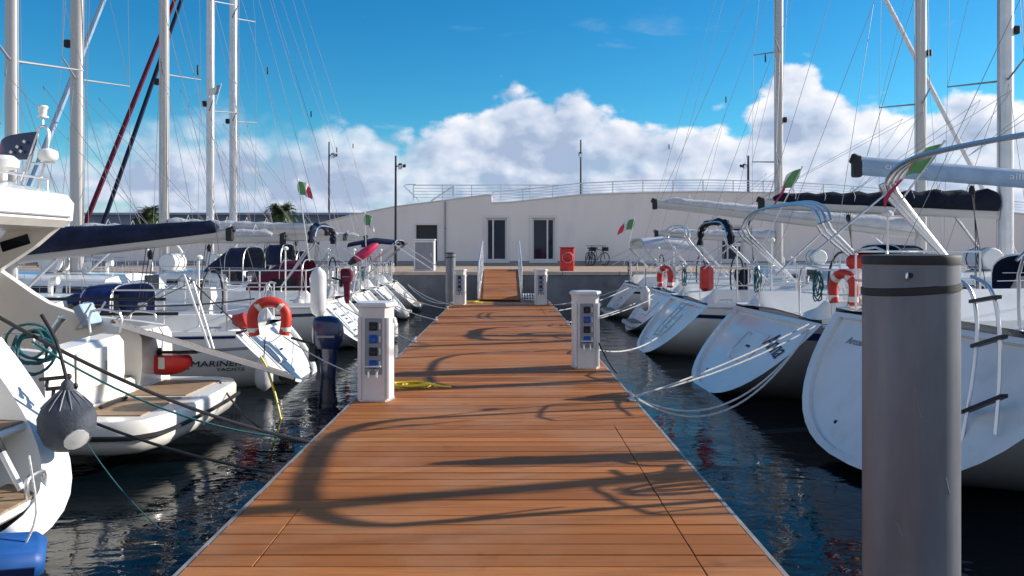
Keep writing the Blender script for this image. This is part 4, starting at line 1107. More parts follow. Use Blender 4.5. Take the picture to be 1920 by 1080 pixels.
# scoop fittings of the nearest left boat
def L0p(x, y, z): return wpt(l0, PI, (x, y, z))
b = MB()
for zz, xx, w in ((.02, -2.93, 1.0), (.38, -3.22, 1.15)):
    b.box(L0p(xx, 4.05, zz), (.36, 2.0 * w, .05), bev=.02)
st = b.build('scoop_steps', 'gel', b0, smooth=True)
for zz, xx, w in ((.02, -2.93, 1.0), (.38, -3.22, 1.15)):
    b = MB(); b.box(L0p(xx, 4.05, zz + .032), (.30, 1.9 * w, .012)); b.build('teak_pad', 'teak', st)
b = MB(); b.tube([L0p(-2.78, 4.62, .05), L0p(-2.78, 4.62, .17), L0p(-2.78, 4.78, .17), L0p(-2.78, 4.78, .05)], .014, 8, smooth=4); b.build('grab_handle', 'steel', b0, smooth=True)
b = MB(); b.tube([L0p(-3.3, 4.75, .85), L0p(-2.84, 4.66, .1)], .02, 8); gp = b.build('folding_rail', 'whitepl', b0, smooth=True)
b = MB(); b.tube([L0p(-3.08, 4.707, .49), L0p(-2.97, 4.686, .31)], .028, 8); b.build('grip', 'black', gp, smooth=True)

# ------------------------------------------------------------------ motor yacht with flybridge (bow towards -x)
my = empty('motor_yacht', (-4.0, 8.1, WZ), 'cream white motor yacht with flybridge and broad swim platform, second of the left row', 'motor yacht')
def gun(x):      # gunwale height above the waterline
    pts = [(0, 1.08), (-.3, 1.12), (-1.0, 1.19), (-1.45, 1.34), (-1.75, 1.54), (-2.0, 1.72), (-2.6, 1.9), (-6, 2.0), (-11, 2.3)]
    for (a, za), (c, zc) in zip(pts, pts[1:]):
        if c <= x <= a: return lerp(za, zc, (x - a) / (c - a))
    return pts[-1][1]
rings = []; n = 44
for i in range(n + 1):
    t = (i / n) ** 1.3; x = -11 * t
    hb = 1.33 * (1 + .12 * math.sin(PI * min(1, t * 1.6))) * (1 - max(0, (t - .45) / .55) ** 2.2); hb = max(hb, .03); zg = gun(x)
    half = [(0, -.45 + .4 * t ** 3), (hb * .8, -.02 + .35 * t ** 2), (hb * .93, .16 + .4 * t ** 2), (hb * .99, zg * .6), (hb, zg * .9), (hb - .03, zg), (hb - .14, zg), (hb - .17, zg * .88), (hb - .19, .62)]
    rings.append([(x, -y, z) for y, z in reversed(half)] + [(x, y, z) for y, z in half[1:]])
b = MB(); b.loft(rings, closed=False); mh_ = b.build('hull', 'cream', my, smooth=40)
b = MB(); b.add(rings[0][3:14], [tuple(range(11))]) if False else None
b = MB(); b.loft([[(x, y, .60) for y in (-1.16, 1.16)] for x in (-.05, -7.5)], closed=False); b.build('cockpit_sole', 'teak', my)
# aft wall in two halves with a gate between
def panel(y0, y1, zt0, zt1, name):
    b = MB(); r_ = .05
    prof = [(.02, .40), (.06, .7), (.05, lerp(.7, zt0, .8)), (.0, zt0), (-.16, zt0 + .02), (-.22, zt0 - .05), (-.22, .6), (-.1, .40)]
    b.loft([[(x, lerp(y0, y1, k) + 0, z + (zt1 - zt0) * k * (z > .8)) for x, z in prof] for k in (0, .06, .94, 1)], True, True); return b.build(name, 'cream', my, smooth=40)
w1 = panel(-1.30, .12, 1.04, 1.08, 'aft_wall')
w2 = panel(.52, 1.30, 1.08, 1.06, 'aft_wall')
b = MB(); b.box((.075, -.55, .83), (.02, .55, .36), bev=.008); l_ = b.build('locker_door', 'cream', w1, smooth=True)
b = MB(); b.box((.09, -.33, .83), (.015, .03, .09)); b.build('latch', 'steel', l_)
b = MB(); b.lathe([(.05, 0), (.05, .012), (.04, .02)], c=(.065, .92, .80), n=12, axis='x'); b.build('shore_socket', 'black', w2, smooth=True)
b = MB(); b.box((-.12, .32, .5), (.25, .36, .18), bev=.03); b.box((-.35, .32, .58), (.25, .36, .18), bev=.03); b.build('steps', 'cream', my, smooth=True)
b = MB(); b.tube([(.0, .14, 1.1), (.0, .14, 1.3), (-.3, .14, 1.32), (-.3, .14, 1.05)], .014, 6, smooth=3); b.build('gate_rail', 'steel', my, smooth=True)
for yy in (-1.2, 1.2):
    b = MB(); b.tube([(-.1, yy, 1.13), (-.12, yy, 1.22), (-.35, yy, 1.24), (-.4, yy, 1.15)], .013, 6, smooth=3); b.build('stern_rail', 'steel', my, smooth=True)
# swim platform
def plat(k, z, xo=0): 
    o_ = [(0, -1.28), (.62, -1.27), (.84, -1.16), (.95, -.9), (.99, 0), (.95, .9), (.84, 1.16), (.62, 1.27), (0, 1.28)]
    return [((x * k if x else -.02) + xo, y * k, z) for x, y in o_]
b = MB(); b.loft([plat(.86, .14), plat(.94, .18), plat(.99, .26), plat(1.0, .36), plat(1.0, .44), plat(.985, .47)], True, True); sp_ = b.build('swim_platform', 'cream', my, smooth=50)
b = MB(); b.tube([Vector(p) + Vector((.01, 0, 0)) for p in plat(1.003, .33)], .022, 6, smooth=4); b.build('rubber_strake', 'black', sp_, smooth=True)
for y0, y1, x0, x1 in ((-1.0, -.1, .12, .74), (.0, .95, .12, .74)):
    b = MB(); b.box(((x0 + x1) / 2, (y0 + y1) / 2, .474), (x1 - x0, y1 - y0, .012)); b.build('teak_inlay', 'teak', sp_)
b = MB(); b.box((.25, -.5, .50), (.05, .5, .03), bev=.01); b.build('platform_rail', 'black', sp_)
# saloon
b = MB(); b.loft([[(x, y, z) for y, z in ((-1.05, .6), (-1.0, 1.9), (-.9, 2.25), (.9, 2.25), (1.0, 1.9), (1.05, .6))] for x in (-2.5, -6.5)], True, True); sa = b.build('saloon', 'cream', my, smooth=30)
b = MB(); b.box((-2.485, 0, 1.4), (.03, 1.6, 1.35)); b.build('saloon_door', 'window', my)
b = MB(); b.loft([[(x, y, z) for y, z in ((-1.2, 1.9), (-1.0, 2.5), (1.0, 2.5), (1.2, 1.9))] for x in (-6.5, -9.5)], True, True); b.build('windscreen', 'window', my)
# flybridge
prof = [(-1.16, 2.22), (-1.06, 2.30), (-1.04, 2.50), (-1.12, 2.60), (-1.98, 2.80), (-3.2, 2.95), (-6.0, 3.1), (-6.4, 2.9), (-6.2, 2.45), (-2.7, 2.28), (-1.8, 2.18)]
b = MB(); b.loft([[(lerp(x, -3, (1 - kx) * (1 if x > -3 else 0)), y, z) for x, z in prof] for y, kx in ((-1.28, .93), (-1.22, .99), (-1.0, 1), (1.0, 1), (1.22, .99), (1.28, .93))], True, True)
fb_ = b.build('flybridge', 'cream', my, smooth=35)
b = MB(); b.tube([(-1.045, y, 2.34) for y in (-1.1, 1.1)], .012, 6); b.build('trim_line', 'panel', fb_)
for y in (-1.22, 1.22):
    poly = [(-1.22, 2.24), (-1.50, 2.0), (-1.98, 1.68), (-2.10, 1.60), (-2.5, 1.66), (-2.35, 1.82), (-1.98, 2.0), (-1.80, 2.2)]
    b = MB(); b.prism(poly, .10, c=(0, y - .05, 0)); wg = b.build('side_wing', 'cream', my)
    b = MB(); b.box((-1.72, y - .053 * (1 if y > 0 else -1), 2.04), (.34, .02, .12), ry=-.3, bev=.005); b.build('wing_window', 'window', wg)
    b = MB(); b.box((-1.72, y + .053 * (1 if y > 0 else -1), 2.04), (.34, .02, .12), ry=-.3, bev=.005); b.build('wing_window', 'window', wg)
b = MB()
for y in (-1.1, 1.1): b.tube([(-1.3, y, 2.62), (-1.3, y, 2.78), (-3.2, y, 3.1), (-3.2, y, 2.95)], .014, 6)
b.tube([(-1.3, -1.1, 2.78), (-1.3, 1.1, 2.78)], .014, 6); b.build('fly_rail', 'steel', my, smooth=True)
b = MB(); b.box((-2.3, .2, 2.93), (.9, 1.4, .2), bev=.06); b.build('sun_pad', 'whitepl', my, smooth=True)
b = MB(); b.lathe([(.04, 0), (.04, .16), (.15, .2), (.16, .28), (.1, .33)], c=(-1.5, .6, 2.66), n=12); b.build('antenna_dome', 'whitepl', my, smooth=True)
# light arch with domes and the ensign
ax, ay = -1.30, 1.0
b = MB(); b.tube([(ax - .24, ay, 2.68), (ax - .08, ay, 3.2), (ax - .06, ay, 3.32), (ax, ay, 3.38), (ax + .06, ay, 3.32), (ax + .05, ay, 3.1), (ax - .05, ay, 2.66)], .018, 8, smooth=3); b.tube([(ax, ay, 3.37), (ax, ay, 3.48)], .015, 6); b.tube([(ax - .2, ay, 2.95), (ax + .15, ay, 2.95)], .015, 6)
rad = b.build('light_arch', 'steel', my, smooth=True)
b = MB(); b.lathe([(.06, 0), (.06, .02), (.04, .03), (.045, .10), (.06, .12), (.05, .14)], c=(ax, ay, 3.47), n=12); b.build('navigation_light', 'whitepl', rad, smooth=True)
b = MB(); b.lathe([(.05, 0), (.09, .02), (.11, .06), (.10, .12), (.04, .15)], c=(ax + .06, ay, 2.97), n=14); b.build('dome', 'whitepl', rad, smooth=True)
flag(my, (ax - .24, ay - .02, 2.75), (ax - .03, ay - .02, 3.34), .75, .34, 2, cols=('navygl', 'navygl', 'flagr'), droop=.45)
for k, (dx_, dz_) in enumerate(((-.14, -.13), (-.22, -.19), (-.18, -.24), (-.29, -.25))):
    b = MB(); b.box((ax - .03 + dx_, ay - .075, 3.32 + dz_), (.03, .006, .03), ry=.7); b.build('flag_star', 'flagw', my)
b = MB(); b.box((-1.9, -.4, 2.98), (.3, .4, .2), bev=.04); b.build('seat_cushion', 'flagw', my, smooth=True)

# ------------------------------------------------------------------ lettering
og, up, fw = B.stern_frame()
def onB(y, v, out): return og + up * v + Vector((0, y, 0)) - fw * (-.06 + out)
ax_up, ax_y = up, Vector((0, 1, 0))
TH = (Vector((B.sc, 0, B.fb)) - og).length
# name written down the slope: reading direction is down the transom
X_ = (Vector((0, -1, 0)) - up * .22).normalized(); Z_ = -fw; Y_ = Z_.cross(X_)
Rn = Matrix((X_, Y_, Z_)).transposed()
text('Anna', .38, 'ink', bB, onB(-.80, TH * .70, .010), Rn.to_euler(), 'name_lettering', shear=.45, sx=.95)
og2, up2, fw2 = A.stern_frame()
Xa = Vector((0, -1, 0)); Ya = up2; Za = Xa.cross(Ya)
Ra = Matrix((Xa, Ya, Za)).transposed()
text('Arcobaleno', .115, 'panel', bA, og2 + up2 * 1.18 + Vector((0, .98, 0)) + fw2 * (.05 - .008), Ra.to_euler(), 'name_lettering', shear=.2)
# side lettering of the left boat; its starboard side faces the camera
p = wpt(l2, PI, (-3.45 - .15, 10.7, .0))
def L2side(x, u): q_ = L2.P((x) / L2.L, u, 1, .012); return q_
def side_text(s_, size, x, u):
    t_ = x / L2.L; q_ = L2.P(t_, u, 1, .02); d_ = (L2.P(t_, u + .03, 1) - L2.P(t_, u - .03, 1)).normalized(); e_ = (L2.P(t_ - .02, u, 1) - L2.P(t_ + .02, u, 1)); e_.z = 0; e_.normalize(); nn = e_.cross(d_)
    d2_ = nn.cross(e_)
    return text(s_, size, 'ink', b2, q_, Matrix((e_, d2_, nn)).transposed().to_euler(), 'side_lettering', shear=.15, sx=1.25)
side_text('MARINER', .13, .72, .72)
side_text('YACHTS', .08, .60, .645)
b = MB(); b.loft([[L2.P(x / L2.L, u, 1, .008) for u in (.69, .73)] for x in (1.16, 1.3, 1.5, 1.62)], closed=False); b.build('stripe_block', 'navygl', b2)
# pale lettering on the blue grey boom
bl = [o_ for o_ in bB.children if o_.name.startswith('boom')][0]
e_ = Vector((2.32, 0, wz(2.72))); g_ = Vector((7.0 - .13, 0, wz(2.38))); dd_ = (g_ - e_).normalized(); pit = -math.atan2(dd_.z, dd_.x)
for s_, f_ in (('Furl', .12), ('Furling', .42), ('Boom', .62)):
    if s_ == 'Furl': s_ = 'vela'
    elif s_ == 'Furling': s_ = 'vela'
    else: s_ = 'vela'
    break
for s_, f_, w_ in (('oui  our', .14, .12), ('ailli', .50, .13)):
    c = e_.lerp(g_, f_); t_ = text(s_, w_, 'inkw', bl, c + Vector((0, -.135 * .55 - .006, 0.01)), (PI / 2, pit, 0), 'boom_lettering', sx=1.6)

# ------------------------------------------------------------------ flags (on short staffs made fast to the sterns and stays)
def wflag(root, rl, rz, base, tip, *a, **k):
    flag(root, wpt(rl, rz, base), wpt(rl, rz, tip), *a, **k)
wflag(bA, la, ra, (4.02, 8.25, 1.9), (4.5, 8.15, 2.62), .62, .36, 1, droop=.75)
wflag(bB, lb, rb, (4.0, 13.0, 1.2), (4.78, 12.8, 2.85), .5, .34, 3, droop=.9)
wflag(b3, l3, PI, (-3.75, 15.2, 1.3), (-3.95, 15.1, 2.85), .30, .26, 5, droop=.5)
wflag(bE, le, 0, (3.3, 22.3, 1.0), (3.62, 22.3, 2.42), .5, .30, 6, droop=.5)
wflag(b4, l4, PI, (-3.3, 18.9, 1.0), (-3.35, 18.9, 2.4), .3, .26, 7, droop=.8, cols=('green', 'green', 'flagw'))
wflag(b5, l5, PI, (-8.1, 22.2, 5.6), (-7.95, 22.2, 6.15), .4, .26, 8, droop=.5, cols=('panel', 'flagw', 'flagw'), dirv=(1, 0, 0))

# ------------------------------------------------------------------ lifebuoys
def horseshoe(loc, rot, label, m='orange', s_=1.0):
    r = empty('horseshoe_lifebuoy', loc, label, 'lifebuoy'); r.rotation_euler = rot
    P = [(-.20, 0, -.24), (-.23, 0, -.05), (-.215, 0, .10), (-.12, 0, .205), (0, 0, .235), (.12, 0, .205), (.215, 0, .10), (.23, 0, -.05), (.20, 0, -.24)]
    b = MB(); b.tube([Vector(p) * s_ for p in P], .075 * s_, 12, smooth=4); ob = b.build('foam_body', m, r, smooth=True)
    for x_, z_, a_ in ((-.225, -.16, 0), (.225, -.16, 0), (-.155, .172, .9), (.155, .172, -.9)):
        b = MB(); Rm = Euler((0, a_, 0)).to_matrix(); b.lathe([(.0775 * s_, -.03), (.0785 * s_, 0), (.0775 * s_, .03)], c=Vector((x_ * .98, 0, z_)) * s_, n=14, R=Rm); b.build('reflective_band', 'reflective', ob, smooth=True)
    b = MB(); b.tube([Vector((-.2, -.03, -.2)) * s_, Vector((0, -.06, -.33)) * s_, Vector((.2, -.03, -.2)) * s_], .006, 5, smooth=4); b.build('grab_line', 'ropew', r)
    return r
horseshoe(at(505, 597, 11.3), (0, 0, .25), 'bright orange red horseshoe lifebuoy on the stern rail of the lettered yacht')
horseshoe(at(1581, 541, 8.9), (0, 0, -1.25), 'orange red horseshoe lifebuoy left of the foreground pile', s_=.7)
horseshoe(at(1247, 520, 15.0), (0, 0, -1.15), 'red horseshoe lifebuoy on the third yacht of the right row', 'red', s_=.75)
b = MB(); b.box((0, 0, 0), (.16, .34, .44), bev=.05); b.tube([(0, -.1, .22), (0, 0, .28), (0, .1, .22)], .012, 5)
tag(b.build('life_sling_bag', 'red', loc=at(1325, 522, 13.9), rz=-.6, smooth=True), 'small red rescue bag hung on the stern rail between two yachts on the right', 'bag')
b = MB(); b.box((0, 0, 0), (.3, .12, .16), bev=.04)
tag(b.build('rail_bag', 'red', loc=at(1614, 491, 8.9), rz=-.2, smooth=True), 'little red bag peeking over the left top of the foreground pile', 'bag')
b = MB(); b.tube([(-.55, 0, -.1), (-.2, 0, -.02), (.1, 0, .02), (.28, 0, .1)], [.05, .10, .12, .05], 8, smooth=3)
tag(b.build('folded_cover', 'darkred', loc=at(440, 606, 11.5), smooth=True), 'crumpled red fabric lying along the rail left of the orange red lifebuoy', 'cover')
r = empty('red_canvas_bag', at(310, 682, 9.0), 'red canvas bag hanging beneath the slanting gangplank', 'bag')
b = MB(); b.ell((0, 0, .03), (.31, .10, .16), 20, 12); b.v = [(x, y, min(z, .10)) for x, y, z in b.v]; bg_ = b.build('bag_body', 'red', r, smooth=60)
b = MB(); b.box((0, -.099, .02), (.07, .012, .13)); b.build('strap', 'reflective', bg_)
b = MB(); b.tube([(-.36, 0, .13), (.36, 0, .13)], .018, 6); b.build('bag_pole', 'black', r, smooth=True)

# ------------------------------------------------------------------ fenders
def fender(loc, rr, hh, label, m='fwhite', rot=(0, 0, 0), rope=.4, group=None):
    r = empty('fender', loc, label, 'fender', 0, group); r.rotation_euler = rot
    b = MB(); b.lathe([(.02, -hh / 2 - rr * .25), (rr * .35, -hh / 2 - rr * .1), (rr * .8, -hh / 2 + rr * .25), (rr, -hh / 2 + rr * .8), (rr, hh / 2 - rr * .8), (rr * .8, hh / 2 - rr * .25), (rr * .35, hh / 2 + rr * .1), (.03, hh / 2 + rr * .3)], n=18); b.build('fender_body', m, r, smooth=True)
    if rope:
        b = MB(); b.tube([(0, 0, hh / 2 + rr * .25), (.01, .02, hh / 2 + rr * .3 + rope)], .008, 5); b.build('lanyard', 'ropeb', r)
    return r
fr = empty('round_fender', at(126, 790, 5.0), 'big round fender in gathered grey cover between the two nearest boats on the left', 'fender')
b = MB(); b.lathe([(.02, -.19), (.08, -.175), (.13, -.13), (.165, -.05), (.168, .03), (.14, .10), (.085, .15), (.04, .19), (.035, .24), (.02, .26)], n=24); b.build('cover', 'fgrey', fr, smooth=True)
b = MB()
for i in range(14):
    a = 2 * PI * i / 14; b.tube([(.037 * math.cos(a), .037 * math.sin(a), .2), (.092 * math.cos(a), .092 * math.sin(a), .152), (.147 * math.cos(a), .147 * math.sin(a), .092)], .0035, 4)
b.build('gather_cord', 'panel', fr)
b = MB(); b.lathe([(.0, 0), (.07, .005), (.075, .02), (.02, .03)], c=(.098, -.085, -.085), n=12, R=Vector((.65, -.55, -.5)).to_track_quat('Z', 'Y').to_matrix()); b.build('vinyl_patch', 'fwhite', fr, smooth=True)
b = MB(); b.tube([(0, 0, .25), (-.08, .02, .5), (-.22, .1, .66)], .012, 6, smooth=3); b.build('lanyard', 'ropeb', fr)
for k, (px, py) in enumerate(((100, 712), (112, 730))):
    b = MB(); b.tube([(-.09, 0, 0), (.10, 0, .02)], .013, 6); b.tube([(-.04, 0, 0), (-.045, 0, -.05)], .013, 6); b.ell((.10, 0, .02), (.022, .022, .022), 8, 5)
    tag(b.build('deck_cleat', 'black', loc=at(px, py, 5.25), smooth=True), ['black bar handle just above the round grey fender, upper one', 'black bar handle just above the round grey fender, lower one'][k], 'cleat')
fr = empty('dock_fender', at(22, 1045, 3.75), 'blue rubber block fender in the bottom left corner', 'fender'); fr.rotation_euler = (.25, .1, .5)
b = MB(); b.box((-.12, 0, 0), (.52, .26, .15), bev=.04); b.build('block', 'bluepl', fr, smooth=60)
b = MB(); b.tube([(.05, 0, .07), (.08, .05, .2), (.02, .2, .42)], .006, 5, smooth=3); b.build('lanyard', 'ropew', fr)
b = MB(); b.box((-.12, -.134, .0), (.44, .01, .05)); b.build('groove', 'navygl', fr)
fender(at(755, 588, 22.4), .14, .3, 'small white fender at the stern of a far left yacht', rot=(0, 1.3, 0))
fender(at(735, 618, 17.3), .13, .45, 'white fender hanging between the third and fourth yachts on the left', rope=.3)
fender(at(597, 548, 13.0), .13, .75, 'tall white cylindrical fender standing upright at the lettered yacht stern', rope=0)
fender(at(495, 700, 10.8), .12, .42, 'white fender with dark cap hanging at the side of the lettered yacht', rope=.25)
fender(at(1210, 560, 18.0), .11, .5, 'grey white fender between the third and fourth yachts on the right')
fender(at(1620, 690, 9.15), .13, .6, 'navy fender hanging between the two nearest yachts on the right', 'fnavy')

# ------------------------------------------------------------------ outboard engines
def outboard(loc, rz, label, m='blackgl', s_=1.0):
    r = empty('outboard_engine', loc, label, 'outboard engine', rz)
    def q(pts): return [Vector(p) * s_ for p in pts]
    b = MB(); rings = []
    for z, hx, hy, ox in ((-.02, .17, .12, 0), (.06, .21, .145, .0), (.20, .225, .15, .01), (.34, .215, .14, .0), (.42, .17, .11, -.02), (.45, .09, .06, -.03)):
        rings.append(q([(ox + hx * (abs(math.cos(a)) ** .6) * (1 if math.cos(a) > 0 else -1), hy * (abs(math.sin(a)) ** .6) * (1 if math.sin(a) > 0 else -1), z) for a in [2 * PI * j / 20 for j in range(20)]]))
    b.loft(rings, True, True); c = b.build('cowling', m, r, smooth=50)
    b = MB(); b.box(Vector((0, -.150, .16)) * s_, Vector((.26, .01, .03)) * s_); b.build('cowl_stripe', 'panel', c)
    b = MB(); b.loft([q([(x * k + ox, y * k, z) for x, y in ((-.12, 0), (-.06, .05), (.1, .05), (.14, 0), (.1, -.05), (-.06, -.05))]) for z, k, ox in ((0, 1.1, 0), (-.3, .9, .0), (-.62, .75, 0), (-.8, .5, .02))], True, True); b.build('leg', m, r, smooth=40)
    b = MB(); b.box(Vector((.03, 0, -.52)) * s_, Vector((.34, .2, .015)) * s_, bev=.004); b.build('cavitation_plate', m, r)
    b = MB(); b.box(Vector((-.2, 0, -.08)) * s_, Vector((.12, .2, .26)) * s_, bev=.02); b.tube(q([(-.2, .05, .02), (-.55, .08, .12)]), .02, 6); b.build('clamp_bracket', 'black', r, smooth=True)
    return r
outboard(at(614, 650, 12.2), 0, 'big dark blue black outboard engine at the stern of the lettered yacht', 'navygl', 1.05)
outboard(at(650, 527, 17.0), 0, 'small outboard engine under a maroon cover on a stern rail at the left', 'maroon', .6)
r = empty('upturned_kayak', at(680, 477, 18.6), 'crimson and black canoe shape tilted above the sterns on the left', 'kayak'); r.rotation_euler = (0, -.62, .2)
b = MB(); b.loft([[(x, w_ * math.cos(a), .0 + h_ * math.sin(a)) for a in [2 * PI * j / 12 for j in range(12)]] for x, w_, h_ in ((-.42, .02, .02), (-.32, .1, .06), (-.1, .17, .11), (.15, .17, .11), (.34, .1, .08), (.44, .02, .03))], True, True); b.build('shell', 'pink', r, smooth=True)
b = MB(); b.loft([[(x, w_ * math.cos(a), .0 + h_ * math.sin(a)) for a in [2 * PI * j / 12 for j in range(12)]] for x, w_, h_ in ((-.43, .03, .03), (-.32, .108, .066), (-.22, .145, .095))], True, True); b.build('nose', 'black', r, smooth=True)

# ------------------------------------------------------------------ gangplank of the motor yacht
P0, P1 = Vector((-4.2, 8.5, .74)), Vector((-2.6, 9.5, .02))
r = empty('gangplank', P0, 'long slanting gangplank with pale slatted tread reaching from the motor yacht', 'gangplank')
d_ = P1 - P0; Lg = d_.length; dn = d_.normalized(); sdv = Vector((0, 0, 1)).cross(dn).normalized(); upv = dn.cross(sdv)
def GP(t, s_, u_): return dn * (t * Lg) + sdv * s_ + upv * u_
for s_ in (-.23, .23):
    b = MB(); b.loft([[GP(t, s_ - .018, -.03), GP(t, s_ + .018, -.03), GP(t, s_ + .018, .018), GP(t, s_ - .018, .018)] for t in (0, 1)], True, True); b.build('side_rail', 'alu', r)
b = MB(); n = 26
for i in range(n):
    t0, t1 = (i + .12) / n, (i + .88) / n; b.loft([[GP(t, -.21, -.006), GP(t, .21, -.006), GP(t, .21, .012), GP(t, -.21, .012)] for t in (t0, t1)], True, True)
b.build('tread', 'teak', r)
b = MB(); b.loft([[GP(t, -.21, -.035), GP(t, .21, -.035), GP(t, .21, -.015), GP(t, -.21, -.015)] for t in (.01, .99)], True, True); b.build('underside', 'navygl', r)
for s_ in (-.13, .13): 
    b = MB(); b.lathe([(.06, -.02), (.06, .02)], c=GP(1.0, s_, -.04), n=14, axis='y'); b.build('wheel', 'black', r, smooth=True)
for s_, p0, p1 in ((-.17, (345, 515), (372, 655)), (.17, (362, 528), (402, 660))):
    a_ = at(p0[0], p0[1], 9.35) - P0; c_ = GP(.50 if s_ < 0 else .56, s_, .03)
    b = MB(); b.tube([c_, a_], .014, 6); b.build('stanchion', 'whitepl', r, smooth=True)
    b = MB(); b.tube([a_, GP(.98, s_, .03)], .005, 4); b.build('guy_line', 'ropeb', r)
    b = MB(); b.tube([a_, GP(.02, s_, .03)], .005, 4); b.build('guy_line', 'ropeb', r)

# ------------------------------------------------------------------ mooring lines and hoses
def rope(a_, c_, sag, r_, m, label, name='mooring_line', n=18, cat='rope', extra=None):
    a_, c_ = Vector(a_), Vector(c_); P = []
    for i in range(n + 1):
        t = i / n; p = a_.lerp(c_, t); p.z -= sag * 4 * t * (1 - t); P.append(p)
    b = MB(); b.tube(P, r_, 6)
    if extra: extra(b, P)
    return tag(b.build(name, m, smooth=True), label, cat)
rope((1.31, 8.0, .03), (3.72, 9.75, .60), .05, .010, 'ropew', 'upper white line rising from the right dock edge to the named yacht')
rope((1.31, 8.06, .03), (3.78, 9.7, .58), .09, .010, 'ropew', 'second white line running just under the upper one to the named yacht')
rope((1.31, 7.9, .03), (3.35, 8.75, .62), .42, .011, 'ropew', 'white line sagging low over the water toward the nearest right yacht')
rope((1.31, 7.84, .03), (3.3, 8.7, .60), .47, .011, 'ropew', 'lowest sagging white line toward the nearest right yacht')
rope((1.31, 11.9, .03), (3.15, 14.2, .35), .26, .012, 'ropew', 'white line from behind the right pedestal to the third yacht')
rope((1.31, 15.8, .03), (3.2, 17.3, .45), .06, .012, 'ropew', 'pale line from the dock edge to the gap before the fourth yacht')
rope((1.31, 16.3, .03), (3.4, 18.3, .50), .10, .012, 'ropew', 'pale line from the dock edge to the fourth yacht on the right')
rope((1.31, 19.5, .03), (3.3, 21.3, .50), .08, .012, 'ropew', 'pale line from the dock edge to the fourth yacht far corner')
rope((1.31, 21.5, .03), (3.3, 22.4, .45), .08, .012, 'ropew', 'pale line from the far dock edge to the farthest right yacht')
rope(at(-10, 590, 4.9), (-1.52, 6.12, .03), .10, .012, 'ropeb', 'thick black line from the nearest left boat to the dock edge, upper one')
rope((-2.98, 5.6, .32), (-1.52, 5.25, .03), .04, .011, 'ropeb', 'black line from beside the round grey fender to the dock edge')
rope(at(60, 640, 5.6), (-1.52, 6.2, .03), .16, .008, 'ropeteal', 'thin dark teal line from the rope coil to the dock edge')
rope((-2.9, 5.4, .28), (-1.9, 5.0, -.42), .12, .004, 'ropeteal', 'thin green line dropping from the fender into the water')
rope((-3.2, 8.9, .03), (-1.52, 6.3, .03), .22, .010, 'ropeb', 'black line from the swim platform drooping to the dock edge')
rope((-3.1, 11.1, .30), (-1.52, 9.0, .03), .05, .009, 'ropew', 'pale line from the lettered yacht corner to the dock beside the large pedestal')
rope((-3.0, 13.4, .25), (-1.52, 10.6, .03), .10, .009, 'ropeb', 'dark line from the lettered yacht stern to the dock behind the large pedestal')
rope((-3.2, 15.2, .50), (-1.52, 13.0, .03), .05, .010, 'ropew', 'pale line from the third left yacht near corner to the dock')
rope((-3.1, 18.9, .48), (-1.52, 17.0, .03), .08, .010, 'ropew', 'pale line from the fourth left yacht near corner to the dock')
rope((-3.2, 22.0, .45), (-1.52, 20.2, .03), .08, .010, 'ropew', 'pale line from the dark red furled yacht to the dock')
rope((-3.1, 25.1, .45), (-1.52, 21.8, .03), .10, .010, 'ropew', 'pale line from the farthest left yacht to the dock, upper one')
rope((-3.1, 25.3, .40), (-1.52, 22.6, .03), .22, .010, 'ropew', 'pale line from the farthest left yacht to the dock, lower one')
b = MB(); P = catmull([at(488, 668, 9.4), at(500, 690, 9.4), at(516, 740, 9.3), at(528, 790, 9.2), at(545, 815, 9.0)], 5); b.tube(P, .014, 6)
tag(b.build('hanging_line', 'ropey', smooth=True), 'yellow line hanging from the gangplank end into the water', 'rope')
def spring(x, y, label):
    r = empty('mooring_spring', (x, y, .03), label, 'mooring spring')
    P = [(-.02 - .22 * i / 70, .02 * math.cos(i * 1.05), .02 * math.sin(i * 1.05)) for i in range(71)]
    b = MB(); b.tube(P, .006, 5); b.build('coil', 'black', r, smooth=True)
    b = MB(); b.tube([(.03, 0, -.02), (-.27, 0, 0)], .005, 5); b.build('rod', 'steel', r, smooth=True)
spring(-1.50, 6.15, 'black coiled mooring spring at the left dock edge near the big pedestal')
def cleat(x, y, label):
    r = empty('dock_cleat', (x, y, .004), label, 'cleat', PI / 2)
    b = MB(); b.box((0, 0, .008), (.16, .06, .014), bev=.004); b.build('base', 'alu', r)
    b = MB(); b.tube([(-.13, 0, .07), (-.06, 0, .06), (.06, 0, .06), (.13, 0, .07)], .014, 8, smooth=3); b.tube([(-.04, 0, .01), (-.04, 0, .06)], .014, 6); b.tube([(.04, 0, .01), (.04, 0, .06)], .014, 6); b.build('horns', 'alu', r, smooth=True)
for x, y, l_ in ((1.26, 7.95, 'metal cleat on the right dock edge where the white lines meet'), (1.26, 11.9, 'metal cleat on the right dock edge behind the pedestal'), (1.26, 16.0, 'metal cleat on the right dock edge at mid length'),
                 (1.26, 19.6, 'metal cleat on the right dock edge near the far pedestals'), (-1.48, 9.0, 'metal cleat on the left dock edge just behind the large pedestal'), (-1.48, 13.0, 'metal cleat on the left dock edge at mid length'),
                 (-1.48, 17.0, 'metal cleat on the left dock edge three quarters along'), (-1.48, 20.3, 'metal cleat on the left dock edge near the far pedestal')): cleat(x, y, l_)
